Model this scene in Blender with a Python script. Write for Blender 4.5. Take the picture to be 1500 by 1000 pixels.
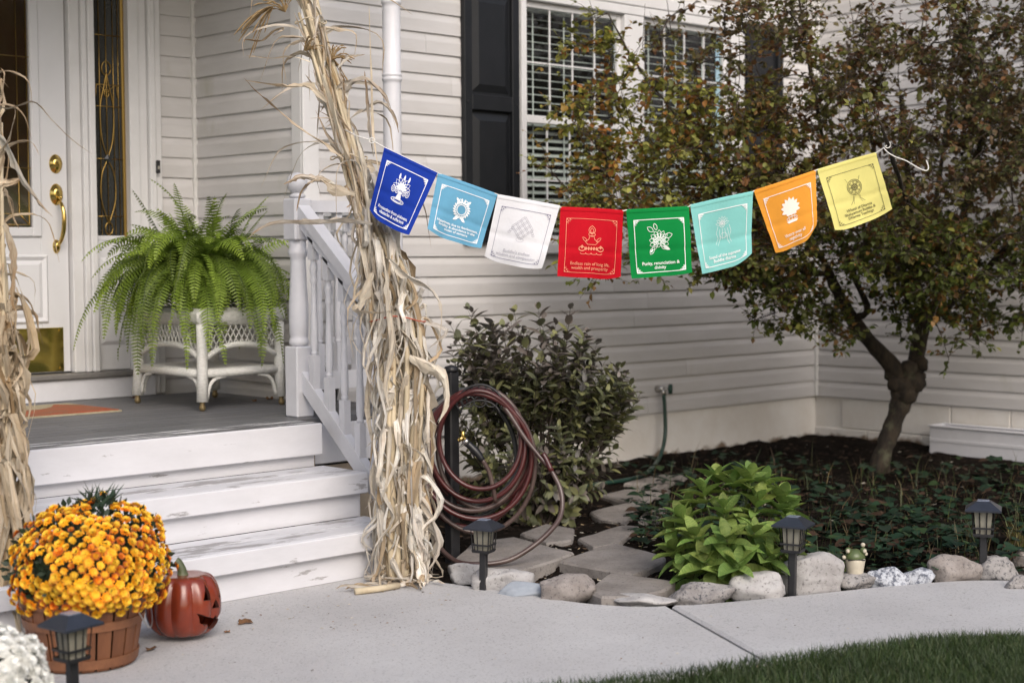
import bpy, math, random
import numpy as np
from mathutils import Vector, Matrix, noise, Euler
from math import sin, cos, pi, radians, sqrt, exp

# ------------------------------------------------------------------ camera
for o in list(bpy.data.objects): bpy.data.objects.remove(o)
scene = bpy.context.scene
COL = scene.collection
FPX = 2308.32                       # focal length in photo pixels (1500 wide)
YAW, PITCH, ROLL = 0.76062, -0.05285, -0.00564
CAM = Vector((-3.7249, -6.0617, 1.2048))
fw = Vector((sin(YAW)*cos(PITCH), cos(YAW)*cos(PITCH), sin(PITCH)))
rt = Vector((cos(YAW), -sin(YAW), 0)); up = rt.cross(fw)
rt, up = rt*cos(ROLL)+up*sin(ROLL), up*cos(ROLL)-rt*sin(ROLL)
cd = bpy.data.cameras.new('camera'); cam = bpy.data.objects.new('camera', cd); COL.objects.link(cam)
cam.matrix_world = Matrix(((rt.x, up.x, -fw.x, CAM.x), (rt.y, up.y, -fw.y, CAM.y), (rt.z, up.z, -fw.z, CAM.z), (0, 0, 0, 1)))
cd.sensor_width = 36; cd.lens = FPX/1500*36; cd.clip_start = .05; cd.clip_end = 2000
cd.dof.use_dof = True; cd.dof.focus_distance = 5.95; cd.dof.aperture_fstop = 2.5
scene.camera = cam

# ------------------------------------------------------------------ light
SUN_EL, SUN_AZ = radians(40), radians(204)      # azimuth measured from +Y clockwise (towards +X)
w = bpy.data.worlds.new('World'); scene.world = w; w.use_nodes = True
nt = w.node_tree; nt.nodes.clear()
sky = nt.nodes.new('ShaderNodeTexSky'); sky.sky_type = 'NISHITA'; sky.sun_disc = False
sky.sun_elevation = SUN_EL; sky.sun_rotation = SUN_AZ; sky.air_density = 1.0; sky.dust_density = 4.0; sky.ozone_density = 1.0
bgn = nt.nodes.new('ShaderNodeBackground'); bgn.inputs['Strength'].default_value = 0.15
out = nt.nodes.new('ShaderNodeOutputWorld')
nt.links.new(sky.outputs[0], bgn.inputs[0]); nt.links.new(bgn.outputs[0], out.inputs[0])
sd = bpy.data.lights.new('sun', 'SUN'); sd.energy = 1.2; sd.angle = radians(40); sd.color = (1, .98, .96)
so = bpy.data.objects.new('sun', sd); COL.objects.link(so)
sdir = Vector((sin(SUN_AZ)*cos(SUN_EL), cos(SUN_AZ)*cos(SUN_EL), sin(SUN_EL)))
so.rotation_euler = sdir.to_track_quat('Z', 'Y').to_euler(); so.location = sdir*20
vs = scene.view_settings; vs.view_transform = 'Standard'; vs.look = 'None'; vs.gamma = 1; vs.exposure = 0.3; vs.use_curve_mapping = False
scene.render.engine = 'CYCLES'
scene.cycles.max_bounces = 8; scene.cycles.transparent_max_bounces = 12

# ------------------------------------------------------------------ helpers
R = random.Random(7)
def U(a, b): return R.uniform(a, b)
def ray(px, py): return fw*FPX + rt*(px-750) - up*(py-500)
def at(px, py, ax, val):
    d = ray(px, py); return CAM + d*((val-CAM[ax])/d[ax])
def dep(px, py, depth): return CAM + ray(px, py)*(depth/FPX)
def proj(p):
    v = Vector(p)-CAM; z = v.dot(fw); return (750+FPX*v.dot(rt)/z, 500-FPX*v.dot(up)/z, z)
def gnd(px, py, z=0.0): return at(px, py, 2, z)

ORG = {}
def empty(name, loc):
    o = bpy.data.objects.new(name, None); COL.objects.link(o); o.location = loc; o.empty_display_size = .1
    ORG[o.name] = Vector(loc); return o
def tag(o, label=None, cat=None, group=None, kind=None):
    if label: o['label'] = label
    if cat: o['category'] = cat
    if group: o['group'] = group
    if kind: o['kind'] = kind
    return o
def thing(name, loc, label, cat, group=None): return tag(empty(name, loc), label, cat, group)

class MB:
    def __init__(s): s.v = []; s.f = []; s.c = []
    def add(s, vs, fs):
        n = len(s.v); s.v += [tuple(p) for p in vs]; s.f += [tuple(i+n for i in f) for f in fs]; return s
    def box(s, a, b, bev=0):
        (x0, y0, z0), (x1, y1, z1) = [tuple(map(min, a, b)), tuple(map(max, a, b))]
        if bev <= 0:
            return s.add([(x0,y0,z0),(x1,y0,z0),(x1,y1,z0),(x0,y1,z0),(x0,y0,z1),(x1,y0,z1),(x1,y1,z1),(x0,y1,z1)],
                         [(0,3,2,1),(4,5,6,7),(0,1,5,4),(1,2,6,5),(2,3,7,6),(3,0,4,7)])
        e = min(bev, (x1-x0)*.45, (y1-y0)*.45, (z1-z0)*.45)
        V = []; idx = {}
        for sx in (0, 1):
            for sy in (0, 1):
                for sz in (0, 1):
                    X, Y, Z = (x0, x1)[sx], (y0, y1)[sy], (z0, z1)[sz]
                    ix, iy, iz = (e, -e)[sx], (e, -e)[sy], (e, -e)[sz]
                    for k, p in enumerate(((X, Y+iy, Z+iz), (X+ix, Y, Z+iz), (X+ix, Y+iy, Z))):
                        idx[sx, sy, sz, k] = len(V); V.append(p)
        F = []
        for a_ in (0, 1): 
            F.append([idx[a_, *q, 0] for q in ((0,0),(1,0),(1,1),(0,1))][::(1 if a_ else -1)])
            F.append([idx[q[0], a_, q[1], 1] for q in ((0,0),(0,1),(1,1),(1,0))][::(1 if a_ else -1)])
            F.append([idx[q[0], q[1], a_, 2] for q in ((0,0),(1,0),(1,1),(0,1))][::(1 if a_ else -1)])
        for p in (0, 1):
            for q in (0, 1):
                F.append([idx[0,p,q,1], idx[1,p,q,1], idx[1,p,q,2], idx[0,p,q,2]])
                F.append([idx[p,0,q,0], idx[p,1,q,0], idx[p,1,q,2], idx[p,0,q,2]])
                F.append([idx[p,q,0,0], idx[p,q,1,0], idx[p,q,1,1], idx[p,q,0,1]])
                for r_ in (0, 1): F.append([idx[p,q,r_,0], idx[p,q,r_,1], idx[p,q,r_,2]])
        return s.add(V, F)
    def tube(s, pts, rad, n=8, cap=True, closed=False):
        pts = [Vector(p) for p in pts]; m = len(pts)
        rads = rad if isinstance(rad, (list, tuple)) else [rad]*m
        T = []
        for i in range(m):
            if closed: t = pts[(i+1) % m]-pts[i-1]
            else: t = pts[min(i+1, m-1)]-pts[max(i-1, 0)]
            T.append(t.normalized() if t.length > 1e-9 else Vector((0, 0, 1)))
        a = Vector((0, 0, 1)) if abs(T[0].z) < .9 else Vector((1, 0, 0))
        N = (a - T[0]*a.dot(T[0])).normalized(); V = []
        for i in range(m):
            N = N - T[i]*N.dot(T[i]); N = N.normalized() if N.length > 1e-6 else T[i].orthogonal().normalized()
            B = T[i].cross(N)
            for k in range(n):
                t = 2*pi*k/n; V.append(pts[i] + (N*cos(t)+B*sin(t))*rads[i])
        F = []
        for i in range(m if closed else m-1):
            j = (i+1) % m
            for k in range(n):
                F.append((i*n+k, i*n+(k+1) % n, j*n+(k+1) % n, j*n+k))
        if cap and not closed:
            F.append(tuple(range(n-1, -1, -1))); F.append(tuple((m-1)*n+k for k in range(n)))
        return s.add(V, F)
    def lathe(s, prof, c=(0, 0, 0), n=20, sq=None):
        c = Vector(c); V = []; F = []
        for r_, z in prof:
            for k in range(n):
                t = 2*pi*k/n; V.append(c+Vector((r_*cos(t), r_*sin(t), z)))
        for i in range(len(prof)-1):
            for k in range(n): F.append((i*n+k, i*n+(k+1) % n, (i+1)*n+(k+1) % n, (i+1)*n+k))
        F.append(tuple(range(n-1, -1, -1))); F.append(tuple((len(prof)-1)*n+k for k in range(n)))
        return s.add(V, F)
    def prism(s, poly, z0, z1, inset=0):
        n = len(poly); cx = sum(p[0] for p in poly)/n; cy = sum(p[1] for p in poly)/n
        V = [(p[0], p[1], z0) for p in poly]+[(p[0], p[1], z1-inset) for p in poly]
        F = [tuple(range(n-1, -1, -1))]+[(i, (i+1) % n, n+(i+1) % n, n+i) for i in range(n)]
        if inset:
            for p in poly:
                d = Vector((cx-p[0], cy-p[1])); d = d.normalized()*inset
                V.append((p[0]+d.x, p[1]+d.y, z1))
            F += [(n+i, n+(i+1) % n, 2*n+(i+1) % n, 2*n+i) for i in range(n)]
            F.append(tuple(range(2*n, 3*n)))
        else: F.append(tuple(range(n, 2*n)))
        return s.add(V, F)
    def build(s, name, mat, parent=None, smooth=False, org=None, cols=None):
        V = np.array(s.v, float)
        if org is None:
            lo, hi = V.min(0), V.max(0); org = Vector(((lo[0]+hi[0])/2, (lo[1]+hi[1])/2, lo[2]))
        org = Vector(org); me = bpy.data.meshes.new(name)
        me.from_pydata((V-np.array(org)).tolist(), [], s.f)
        me.materials.append(mat)
        if smooth: me.polygons.foreach_set('use_smooth', [True]*len(me.polygons))
        if cols is not None:
            ca = me.color_attributes.new('Col', 'FLOAT_COLOR', 'POINT')
            ca.data.foreach_set('color', np.array(cols, dtype=np.float32).ravel())
        me.update()
        o = bpy.data.objects.new(name, me); COL.objects.link(o)
        ORG[o.name] = org
        if parent: o.parent = parent; o.location = org-ORG[parent.name]
        else: o.location = org
        return o
def inst(name, mesh, parent, M):
    """an object of its own that shares mesh data; M = world matrix"""
    o = bpy.data.objects.new(name, mesh); COL.objects.link(o); o.parent = parent
    m = M.copy(); p = M.to_translation(); ORG[o.name] = p; m.translation = p-ORG[parent.name]
    o.matrix_basis = m; return o
def copy_tree(o, parent=None):
    c = o.copy(); COL.objects.link(c); c.parent = parent
    for ch in list(o.children): copy_tree(ch, c)
    return c
def sm_auto(o, ang=40):
    me = o.data
    me.polygons.foreach_set('use_smooth', [True]*len(me.polygons))
    try: me.set_sharp_from_angle(angle=radians(ang))
    except Exception: pass
    return o
def frame(d, upv=Vector((0, 0, 1))):
    """matrix whose Y is d and Z is close to upv"""
    y = d.normalized(); x = y.cross(upv)
    if x.length < 1e-4: x = y.orthogonal()
    x.normalize(); z = x.cross(y); return Matrix((x, y, z)).transposed().to_4x4()
def bez(pts, n):
    """Catmull-Rom through pts"""
    P = [Vector(p) for p in pts]; P = [P[0]*2-P[1]]+P+[P[-1]*2-P[-2]]; o = []; m = len(P)-3
    for i in range(n+1):
        t = i/n*m; k = min(int(t), m-1); t -= k; a, b, c, d = P[k:k+4]
        o.append(.5*((2*b)+(c-a)*t+(2*a-5*b+4*c-d)*t*t+(3*b-a-3*c+d)*t**3))
    return o

# ------------------------------------------------------------------ materials
MATS = {}
def mat(name, col, rough=.6, col2=None, vs=6, lo=.35, hi=.65, stretch=(1, 1, 1), bump=0, bs=60, spec=.5, metal=0, trans=0, attr=False,
        objvar=0, huev=0, coat=0, detail=6, mask=None, sheen=0):
    """mask = (colour, scale, stretch, lo, hi): worn or stained patches of a second colour"""
    m = bpy.data.materials.new(name); m.use_nodes = True; t = m.node_tree; N = t.nodes; L = t.links; N.clear()
    o = N.new('ShaderNodeOutputMaterial'); b = N.new('ShaderNodeBsdfPrincipled')
    b.inputs['Roughness'].default_value = rough; b.inputs['Metallic'].default_value = metal
    b.inputs['Specular IOR Level'].default_value = spec; b.inputs['Coat Weight'].default_value = coat
    if coat: b.inputs['Coat Roughness'].default_value = .12
    tc = N.new('ShaderNodeTexCoord')
    def nz(scale, st, det=detail):
        mp = N.new('ShaderNodeMapping'); mp.inputs['Scale'].default_value = st; L.new(tc.outputs['Object'], mp.inputs[0])
        oi = N.new('ShaderNodeObjectInfo'); ml = N.new('ShaderNodeMath'); ml.operation = 'MULTIPLY'; ml.inputs[1].default_value = 37
        L.new(oi.outputs['Random'], ml.inputs[0]); L.new(ml.outputs[0], mp.inputs['Location'])
        n = N.new('ShaderNodeTexNoise'); n.inputs['Scale'].default_value = scale; n.inputs['Detail'].default_value = det
        n.inputs['Roughness'].default_value = .68; L.new(mp.outputs[0], n.inputs['Vector']); return n.outputs['Fac']
    def rng(s, a, c):
        r_ = N.new('ShaderNodeMapRange'); r_.inputs['From Min'].default_value = a; r_.inputs['From Max'].default_value = c; L.new(s, r_.inputs['Value']); return r_.outputs[0]
    def mix(fac, A, B, mode='MIX'):
        x = N.new('ShaderNodeMix'); x.data_type = 'RGBA'; x.blend_type = mode
        if isinstance(fac, (int, float)): x.inputs[0].default_value = fac
        else: L.new(fac, x.inputs[0])
        for k, q in ((6, A), (7, B)):
            if isinstance(q, tuple): x.inputs[k].default_value = (*q, 1)
            else: L.new(q, x.inputs[k])
        return x.outputs[2]
    c = tuple(col)
    if attr:
        a = N.new('ShaderNodeAttribute'); a.attribute_name = 'Col'; c = a.outputs['Color']
    if col2 is not None:
        f = rng(nz(vs, stretch), lo, hi); c = mix(f, c, tuple(col2), 'MULTIPLY' if attr else 'MIX')
    if mask:
        mc, msc, mst, mlo, mhi = mask; c = mix(rng(nz(msc, mst, 8), mlo, mhi), c, tuple(mc))
    if objvar or huev:
        oi = N.new('ShaderNodeObjectInfo'); hs = N.new('ShaderNodeHueSaturation')
        vr = N.new('ShaderNodeMapRange'); vr.inputs['To Min'].default_value = 1-objvar; vr.inputs['To Max'].default_value = 1+objvar
        L.new(oi.outputs['Random'], vr.inputs[0]); L.new(vr.outputs[0], hs.inputs['Value'])
        if huev:
            mm = N.new('ShaderNodeMath'); mm.operation = 'MULTIPLY'; mm.inputs[1].default_value = 7.31; fr = N.new('ShaderNodeMath'); fr.operation = 'FRACT'
            L.new(oi.outputs['Random'], mm.inputs[0]); L.new(mm.outputs[0], fr.inputs[0])
            hr = N.new('ShaderNodeMapRange'); hr.inputs['To Min'].default_value = .5-huev; hr.inputs['To Max'].default_value = .5+huev
            L.new(fr.outputs[0], hr.inputs[0]); L.new(hr.outputs[0], hs.inputs['Hue'])
        if isinstance(c, tuple): hs.inputs['Color'].default_value = (*c, 1)
        else: L.new(c, hs.inputs['Color'])
        c = hs.outputs[0]
    if isinstance(c, tuple): b.inputs['Base Color'].default_value = (*c, 1)
    else: L.new(c, b.inputs['Base Color'])
    if bump:
        bp = N.new('ShaderNodeBump'); bp.inputs['Strength'].default_value = min(1, bump); bp.inputs['Distance'].default_value = .004*max(1, bump)
        L.new(nz(bs, stretch), bp.inputs['Height']); L.new(bp.outputs[0], b.inputs['Normal'])
    sh = b.outputs[0]
    if trans:
        tr = N.new('ShaderNodeBsdfTranslucent')
        if isinstance(c, tuple): tr.inputs[0].default_value = (*c, 1)
        else: L.new(c, tr.inputs[0])
        mx = N.new('ShaderNodeMixShader'); mx.inputs[0].default_value = trans; L.new(sh, mx.inputs[1]); L.new(tr.outputs[0], mx.inputs[2]); sh = mx.outputs[0]
    L.new(sh, o.inputs[0]); MATS[name] = m; return m
def glass_mat(name, tint=(.9, .95, .95), rough=.02, refl=1.0):
    m = bpy.data.materials.new(name); m.use_nodes = True; t = m.node_tree; N = t.nodes; L = t.links; N.clear()
    o = N.new('ShaderNodeOutputMaterial'); tr = N.new('ShaderNodeBsdfTransparent'); tr.inputs[0].default_value = (*tint, 1)
    g = N.new('ShaderNodeBsdfGlossy'); g.inputs['Roughness'].default_value = rough; lw = N.new('ShaderNodeLayerWeight'); lw.inputs[0].default_value = .5
    pw = N.new('ShaderNodeMath'); pw.operation = 'POWER'; pw.inputs[1].default_value = 3.5; L.new(lw.outputs['Facing'], pw.inputs[0])
    mu = N.new('ShaderNodeMath'); mu.operation = 'MULTIPLY_ADD'; mu.inputs[1].default_value = .8*refl; mu.inputs[2].default_value = .05*refl; L.new(pw.outputs[0], mu.inputs[0])
    mx = N.new('ShaderNodeMixShader'); L.new(mu.outputs[0], mx.inputs[0]); L.new(tr.outputs[0], mx.inputs[1]); L.new(g.outputs[0], mx.inputs[2]); L.new(mx.outputs[0], o.inputs[0])
    return m

m_siding = mat('siding_vinyl', (.615, .60, .60), .5, (.545, .53, .52), vs=3, stretch=(.6, .6, 3), bump=.12, bs=90, objvar=.015, mask=((.44, .43, .36), 2.2, (1, 1, .35), .60, .82))
m_trimw = mat('trim_white', (.70, .695, .70), .45, (.64, .635, .635), vs=5, bump=.06, bs=40)
m_corner = mat('corner_trim', (.70, .69, .68), .5, (.62, .61, .59), vs=7)
m_found = mat('foundation_paint', (.78, .76, .73), .8, (.69, .65, .60), vs=3, bump=.35, bs=50, mask=((.25, .19, .14), 5, (1, 1, 1.6), .66, .80))
def dirt_line(m, z0, dz, col, scale=7):
    t = m.node_tree; N = t.nodes; L = t.links; b = next(n for n in N if n.type == 'BSDF_PRINCIPLED'); src = b.inputs['Base Color'].links[0].from_socket
    g_ = N.new('ShaderNodeNewGeometry'); sx = N.new('ShaderNodeSeparateXYZ'); L.new(g_.outputs['Position'], sx.inputs[0])
    nz = N.new('ShaderNodeTexNoise'); nz.inputs['Scale'].default_value = scale; nz.inputs['Detail'].default_value = 8; L.new(g_.outputs['Position'], nz.inputs['Vector'])
    ma = N.new('ShaderNodeMath'); ma.operation = 'MULTIPLY_ADD'; ma.inputs[1].default_value = -.22; L.new(nz.outputs['Fac'], ma.inputs[0]); L.new(sx.outputs['Z'], ma.inputs[2])
    mr = N.new('ShaderNodeMapRange'); mr.inputs['From Min'].default_value = z0-.11+dz; mr.inputs['From Max'].default_value = z0-.11; L.new(ma.outputs[0], mr.inputs['Value'])
    mx = N.new('ShaderNodeMix'); mx.data_type = 'RGBA'; L.new(mr.outputs[0], mx.inputs[0]); L.new(src, mx.inputs[6]); mx.inputs[7].default_value = (*col, 1); L.new(mx.outputs[2], b.inputs['Base Color'])
dirt_line(m_found, .035, .03, (.20, .145, .10))
m_white = mat('white_paint', (.665, .665, .70), .42, (.61, .61, .64), vs=9, bump=.08, bs=30, objvar=.02)
m_step = mat('step_paint', (.645, .645, .68), .5, (.58, .58, .61), vs=7, stretch=(.5, 1.5, 1.5), bump=.12, bs=40, mask=((.32, .31, .315), 12, (.3, 1.1, 1.3), .625, .665))
m_tread = mat('tread_paint', (.64, .64, .67), .5, (.55, .55, .575), vs=7, stretch=(.4, 1.5, 1.5), bump=.15, bs=40, mask=((.30, .29, .295), 9, (.32, 1.25, 1.2), .53, .585))
m_deck = mat('deck_paint', (.135, .137, .145), .5, (.10, .10, .105), vs=5, stretch=(.4, 2, 1), bump=.18, bs=50, objvar=.06, mask=((.55, .54, .54), 30, (.12, 1.5, 1), .70, .77))
m_deck_edge = mat('deck_edge_paint', (.14, .14, .15), .55, (.10, .10, .105), vs=5, stretch=(.4, 2, 1), bump=.2, bs=50, mask=((.62, .62, .63), 22, (.14, 1.5, 1), .50, .56))
m_rawwood = mat('raw_wood', (.36, .30, .23), .8, (.25, .2, .15), vs=8, stretch=(1, .2, 1), bump=.2)
m_concrete = mat('concrete', (.52, .515, .515), .88, (.42, .41, .41), vs=1.1, lo=.35, hi=.7, bump=1.0, bs=150, detail=14, mask=((.17, .16, .155), 120, (1, 1, 1), .555, .70))
m_paver = mat('paver_concrete', (.29, .265, .245), .9, (.19, .17, .155), vs=6, bump=1, bs=110, mask=((.10, .09, .08), 80, (1, 1, 1), .54, .7), objvar=.08)
m_joint = mat('joint_dirt', (.06, .05, .045), .95)
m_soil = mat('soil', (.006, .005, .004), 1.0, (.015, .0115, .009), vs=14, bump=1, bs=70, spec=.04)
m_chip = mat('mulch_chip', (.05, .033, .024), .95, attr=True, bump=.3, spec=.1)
m_lawn = mat('lawn_ground', (.022, .036, .012), .95, (.013, .022, .008), vs=12, bump=.6)
m_grass = mat('grass_blade', (.05, .12, .02), .55, attr=True, trans=.25)
m_shutter = mat('shutter_black', (.010, .0115, .0135), .5, (.014, .015, .018), vs=8, bump=.08, bs=120, spec=.3)
m_blind = mat('blind_slat', (.72, .72, .70), .5)
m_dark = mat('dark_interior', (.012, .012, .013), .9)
m_glass = glass_mat('window_glass', (.86, .92, .90), .01, 1.3)
m_doorglass = mat('door_glass', (.035, .022, .012), .05, (.015, .012, .009), vs=9, bump=.03, bs=14, spec=1.0, coat=1)
next(n for n in m_doorglass.node_tree.nodes if n.type == 'BSDF_PRINCIPLED').inputs['IOR'].default_value = 2.1
m_sideglass = mat('sidelight_glass', (.022, .024, .022), .08, (.012, .013, .012), vs=9, bump=.12, bs=30, spec=.7)
m_brass = mat('brass', (.75, .54, .18), .16, (.6, .42, .12), vs=14, metal=1)
m_came = mat('brass_came', (.42, .27, .08), .3, metal=1)
m_doorp = mat('door_paint', (.68, .68, .70), .38, (.65, .65, .665), vs=4, bump=.03, bs=20)
m_black = mat('black_metal', (.012, .012, .014), .42, (.02, .02, .022), vs=20)
m_blackp = mat('black_plastic', (.014, .014, .016), .35)
m_navy = mat('lantern_top', (.020, .023, .031), .32, (.028, .032, .044), vs=16)
m_solar = mat('solar_cell', (.20, .23, .30), .18)
m_frost = mat('frosted_lens', (.42, .40, .33), .35, (.30, .28, .22), vs=12, trans=.35)
m_wicker = mat('wicker_white', (.74, .735, .70), .6, (.58, .57, .53), vs=60, stretch=(1, 1, 2.2), bump=.9, bs=110)
m_caster = mat('caster_brass', (.24, .18, .09), .4, metal=.6)
m_fern = mat('fern_leaf', (.09, .22, .03), .5, attr=True, trans=.3, spec=.35)
m_stem = mat('stem_green', (.10, .13, .04), .6)
m_pot = mat('dark_pot', (.025, .02, .018), .6)
m_stalk = mat('corn_stalk', (.58, .50, .36), .6, (.46, .37, .24), vs=12, stretch=(1, 1, .25), bump=.25, objvar=.16)
m_husk = mat('corn_leaf', (.6, .5, .36), .7, attr=True, col2=(.82, .79, .74), vs=30, lo=.45, hi=.8, bump=.45, bs=90, trans=.22, objvar=.12)
m_tassel = mat('corn_tassel', (.22, .14, .06), .8, (.34, .24, .12), vs=30)
m_twine = mat('twine', (.42, .10, .06), .8)
m_rock = [mat('rock_pale', (.46, .45, .445), .85, (.30, .285, .28), vs=9, lo=.3, hi=.7, bump=1, bs=30, mask=((.16, .15, .145), 70, (1, 1, 1), .54, .68)),
          mat('rock_speckled', (.32, .305, .295), .85, (.2, .185, .18), vs=12, bump=1, bs=50, mask=((.07, .07, .075), 85, (1, 1, 1), .52, .62)),
          mat('rock_blue', (.33, .36, .40), .8, (.24, .27, .31), vs=7, bump=.3, bs=30),
          mat('rock_tan', (.31, .28, .262), .85, (.2, .175, .16), vs=14, bump=1, bs=48, mask=((.10, .09, .085), 75, (1, 1, 1), .54, .66)),
          mat('rock_granite', (.46, .48, .52), .8, (.10, .11, .14), vs=60, lo=.44, hi=.58, bump=.6, bs=60)]
m_frogg = mat('frog_green', (.10, .135, .05), .35, (.07, .09, .035), vs=14, bump=.2)
m_frogc = mat('frog_cream', (.55, .50, .40), .5, (.42, .37, .28), vs=14, bump=.2)
m_bark = mat('bark', (.052, .038, .024), .9, (.02, .015, .011), vs=22, lo=.4, hi=.6, stretch=(1, 1, .35), bump=2.5, bs=40, mask=((.09, .09, .055), 9, (1, 1, 1), .55, .7))
m_twig = mat('twig_bark', (.045, .032, .024), .85)
m_tleaf = mat('tree_leaf', (.1, .1, .03), .5, attr=True, trans=.38, spec=.35)
m_bleaf = mat('shrub_leaf', (.05, .06, .035), .42, attr=True, trans=.18, spec=.45)
m_hleaf = mat('hydrangea_leaf', (.245, .335, .085), .42, (.15, .24, .05), vs=3.5, stretch=(1, 6, 1), lo=.42, hi=.58, bump=.9, bs=9, trans=.25, objvar=.32, huev=.022, spec=.45)
m_gcov = mat('ground_cover_leaf', (.03, .06, .02), .6, attr=True, trans=.15, spec=.25)
m_mumleaf = mat('mum_leaf', (.018, .035, .014), .6, attr=False, objvar=.2)
m_mum = mat('mum_petal', (.84, .40, .014), .55, (.76, .29, .01), vs=30, trans=.12, objvar=.28, huev=.02)
m_mumc = mat('mum_center', (.86, .54, .035), .6, objvar=.15, trans=.1)
m_mumr = mat('mum_bud_petal', (.55, .13, .012), .55, objvar=.2, trans=.1)
m_mumw = mat('mum_white_petal', (.78, .78, .74), .6, objvar=.08, trans=.15)
m_stave = mat('basket_stave', (.20, .078, .033), .6, (.12, .043, .018), vs=9, stretch=(2, 2, .3), bump=.3, bs=50, objvar=.14)
m_hoop = mat('basket_hoop', (.24, .10, .045), .6, (.15, .06, .028), vs=12, bump=.2)
m_pump = mat('pumpkin_glaze', (.235, .036, .013), .24, (.13, .022, .010), vs=7, lo=.3, hi=.7, coat=.3, bump=.12, bs=26)
m_pumpin = mat('pumpkin_inside', (.06, .016, .01), .6)
m_pstem = mat('pumpkin_stem', (.10, .115, .055), .5, (.06, .075, .035), vs=12, bump=.3)
m_hosered = mat('hose_red', (.085, .018, .018), .28, (.05, .013, .013), vs=8)
m_hosegrey = mat('hose_grey', (.105, .075, .066), .28, (.05, .026, .024), vs=8)
m_hosedark = mat('hose_dark', (.022, .026, .024), .4, (.05, .05, .05), vs=10)
m_hosegreen = mat('hose_green', (.02, .06, .045), .3, (.015, .045, .034), vs=9)
m_steel = mat('steel', (.55, .53, .5), .3, metal=1)
m_mato = mat('mat_orange', (.33, .075, .03), .95, (.24, .10, .05), vs=14, lo=.4, hi=.6, bump=.5, bs=220)
m_matb = mat('mat_beige', (.42, .36, .25), .95, (.28, .25, .17), vs=18, bump=.5, bs=220)
m_string = mat('string_white', (.74, .72, .68), .8, bump=.4, bs=300)
m_dryleaf = mat('dry_leaf', (.20, .095, .035), .8, (.10, .05, .022), vs=30, objvar=.3)

# ================================================================== SETTING
XR, XS, YD, SB, CO = 4.772, .703, .936, .30, .1016    # wing wall, porch side wall, door wall, siding bottom, siding course
FLOOR = .533
g = MB().add([(-300, -300, -.075), (300, -300, -.075), (300, 300, -.075), (-300, 300, -.075)], [(0, 1, 2, 3)])
tag(g.build('lawn', m_lawn), 'green lawn ground', None, None, 'structure')
# bed edge of the walk and lawn edge of the walk
E_ = [Vector((p[0], p[1])) for p in ((.02, -1.40), (.09, -1.60), (.165, -1.97), (.235, -2.31), (.40, -2.52), (.82, -2.715), (1.21, -2.865), (1.52, -3.03), (1.66, -3.25), (1.72, -3.7), (1.72, -4.6))]
G_ = [Vector(p) for p in ((-4.2, -2.2), (-3.0, -2.22), (-1.72, -2.30), (-.98, -2.80), (-.476, -3.06), (.034, -3.225), (.442, -3.36), (.70, -3.50), (.86, -3.75), (.90, -4.6))]
ec = [p.to_2d() for p in bez([(*p, 0) for p in E_], 60)]; gc = [p.to_2d() for p in bez([(*p, 0) for p in G_], 60)]
def edge_dist(x, y):
    return min((x-q.x)**2+(y-q.y)**2 for q in ec)**.5
J1, J2 = Vector((.395, -2.52)), Vector((.030, -3.224))
def nearest(c, q): return min(range(len(c)), key=lambda i: (c[i]-q).length)
i1, i2 = nearest(ec, J1), nearest(gc, J2)
jd = (J2-J1).normalized(); jn = Vector((-jd.y, jd.x)); jn = jn if jn.x < 0 else -jn
walk = tag(empty('walkway', (0, -2, 0)), 'grey concrete front walk in two poured slabs', None, None, 'structure')
pa = [Vector((-4.2, -1.2)), Vector((.02, -1.2))]+ec[:i1]+[J1+jn*.007, J2+jn*.007]+gc[:i2][::-1]
pb = [J1-jn*.007]+ec[i1+1:]+gc[i2+1:][::-1]+[J2-jn*.007]
def slab(poly, name):
    n = len(poly); mb = MB(); b = .012
    ins = []
    for i, p in enumerate(poly):
        a, c = poly[i-1], poly[(i+1) % n]; t = (c-a).normalized(); nn = Vector((t.y, -t.x)); ins.append(p+nn*b)
    area = sum(poly[i-1].x*poly[i].y-poly[i].x*poly[i-1].y for i in range(n))
    if area > 0: ins = [p*2-q for p, q in zip(poly, ins)]
    mb.add([(*p, -.09) for p in poly]+[(*p, -.008) for p in poly]+[(*p, 0) for p in ins],
           [(i, (i+1) % n, n+(i+1) % n, n+i) for i in range(n)]+[(n+i, n+(i+1) % n, 2*n+(i+1) % n, 2*n+i) for i in range(n)]+[tuple(range(2*n, 3*n))])
    o = mb.build(name, m_concrete, walk); sm_auto(o, 30); return o
slab(pa, 'concrete_slab'); slab(pb, 'concrete_slab')
mb = MB(); a_, b_ = J1+jn*.012, J2+jn*.012; c_, d_ = J2-jn*.012, J1-jn*.012
mb.add([(*p, -.015) for p in (a_, b_, c_, d_)], [(0, 1, 2, 3)]); mb.build('joint_filler', m_joint, walk)

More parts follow.
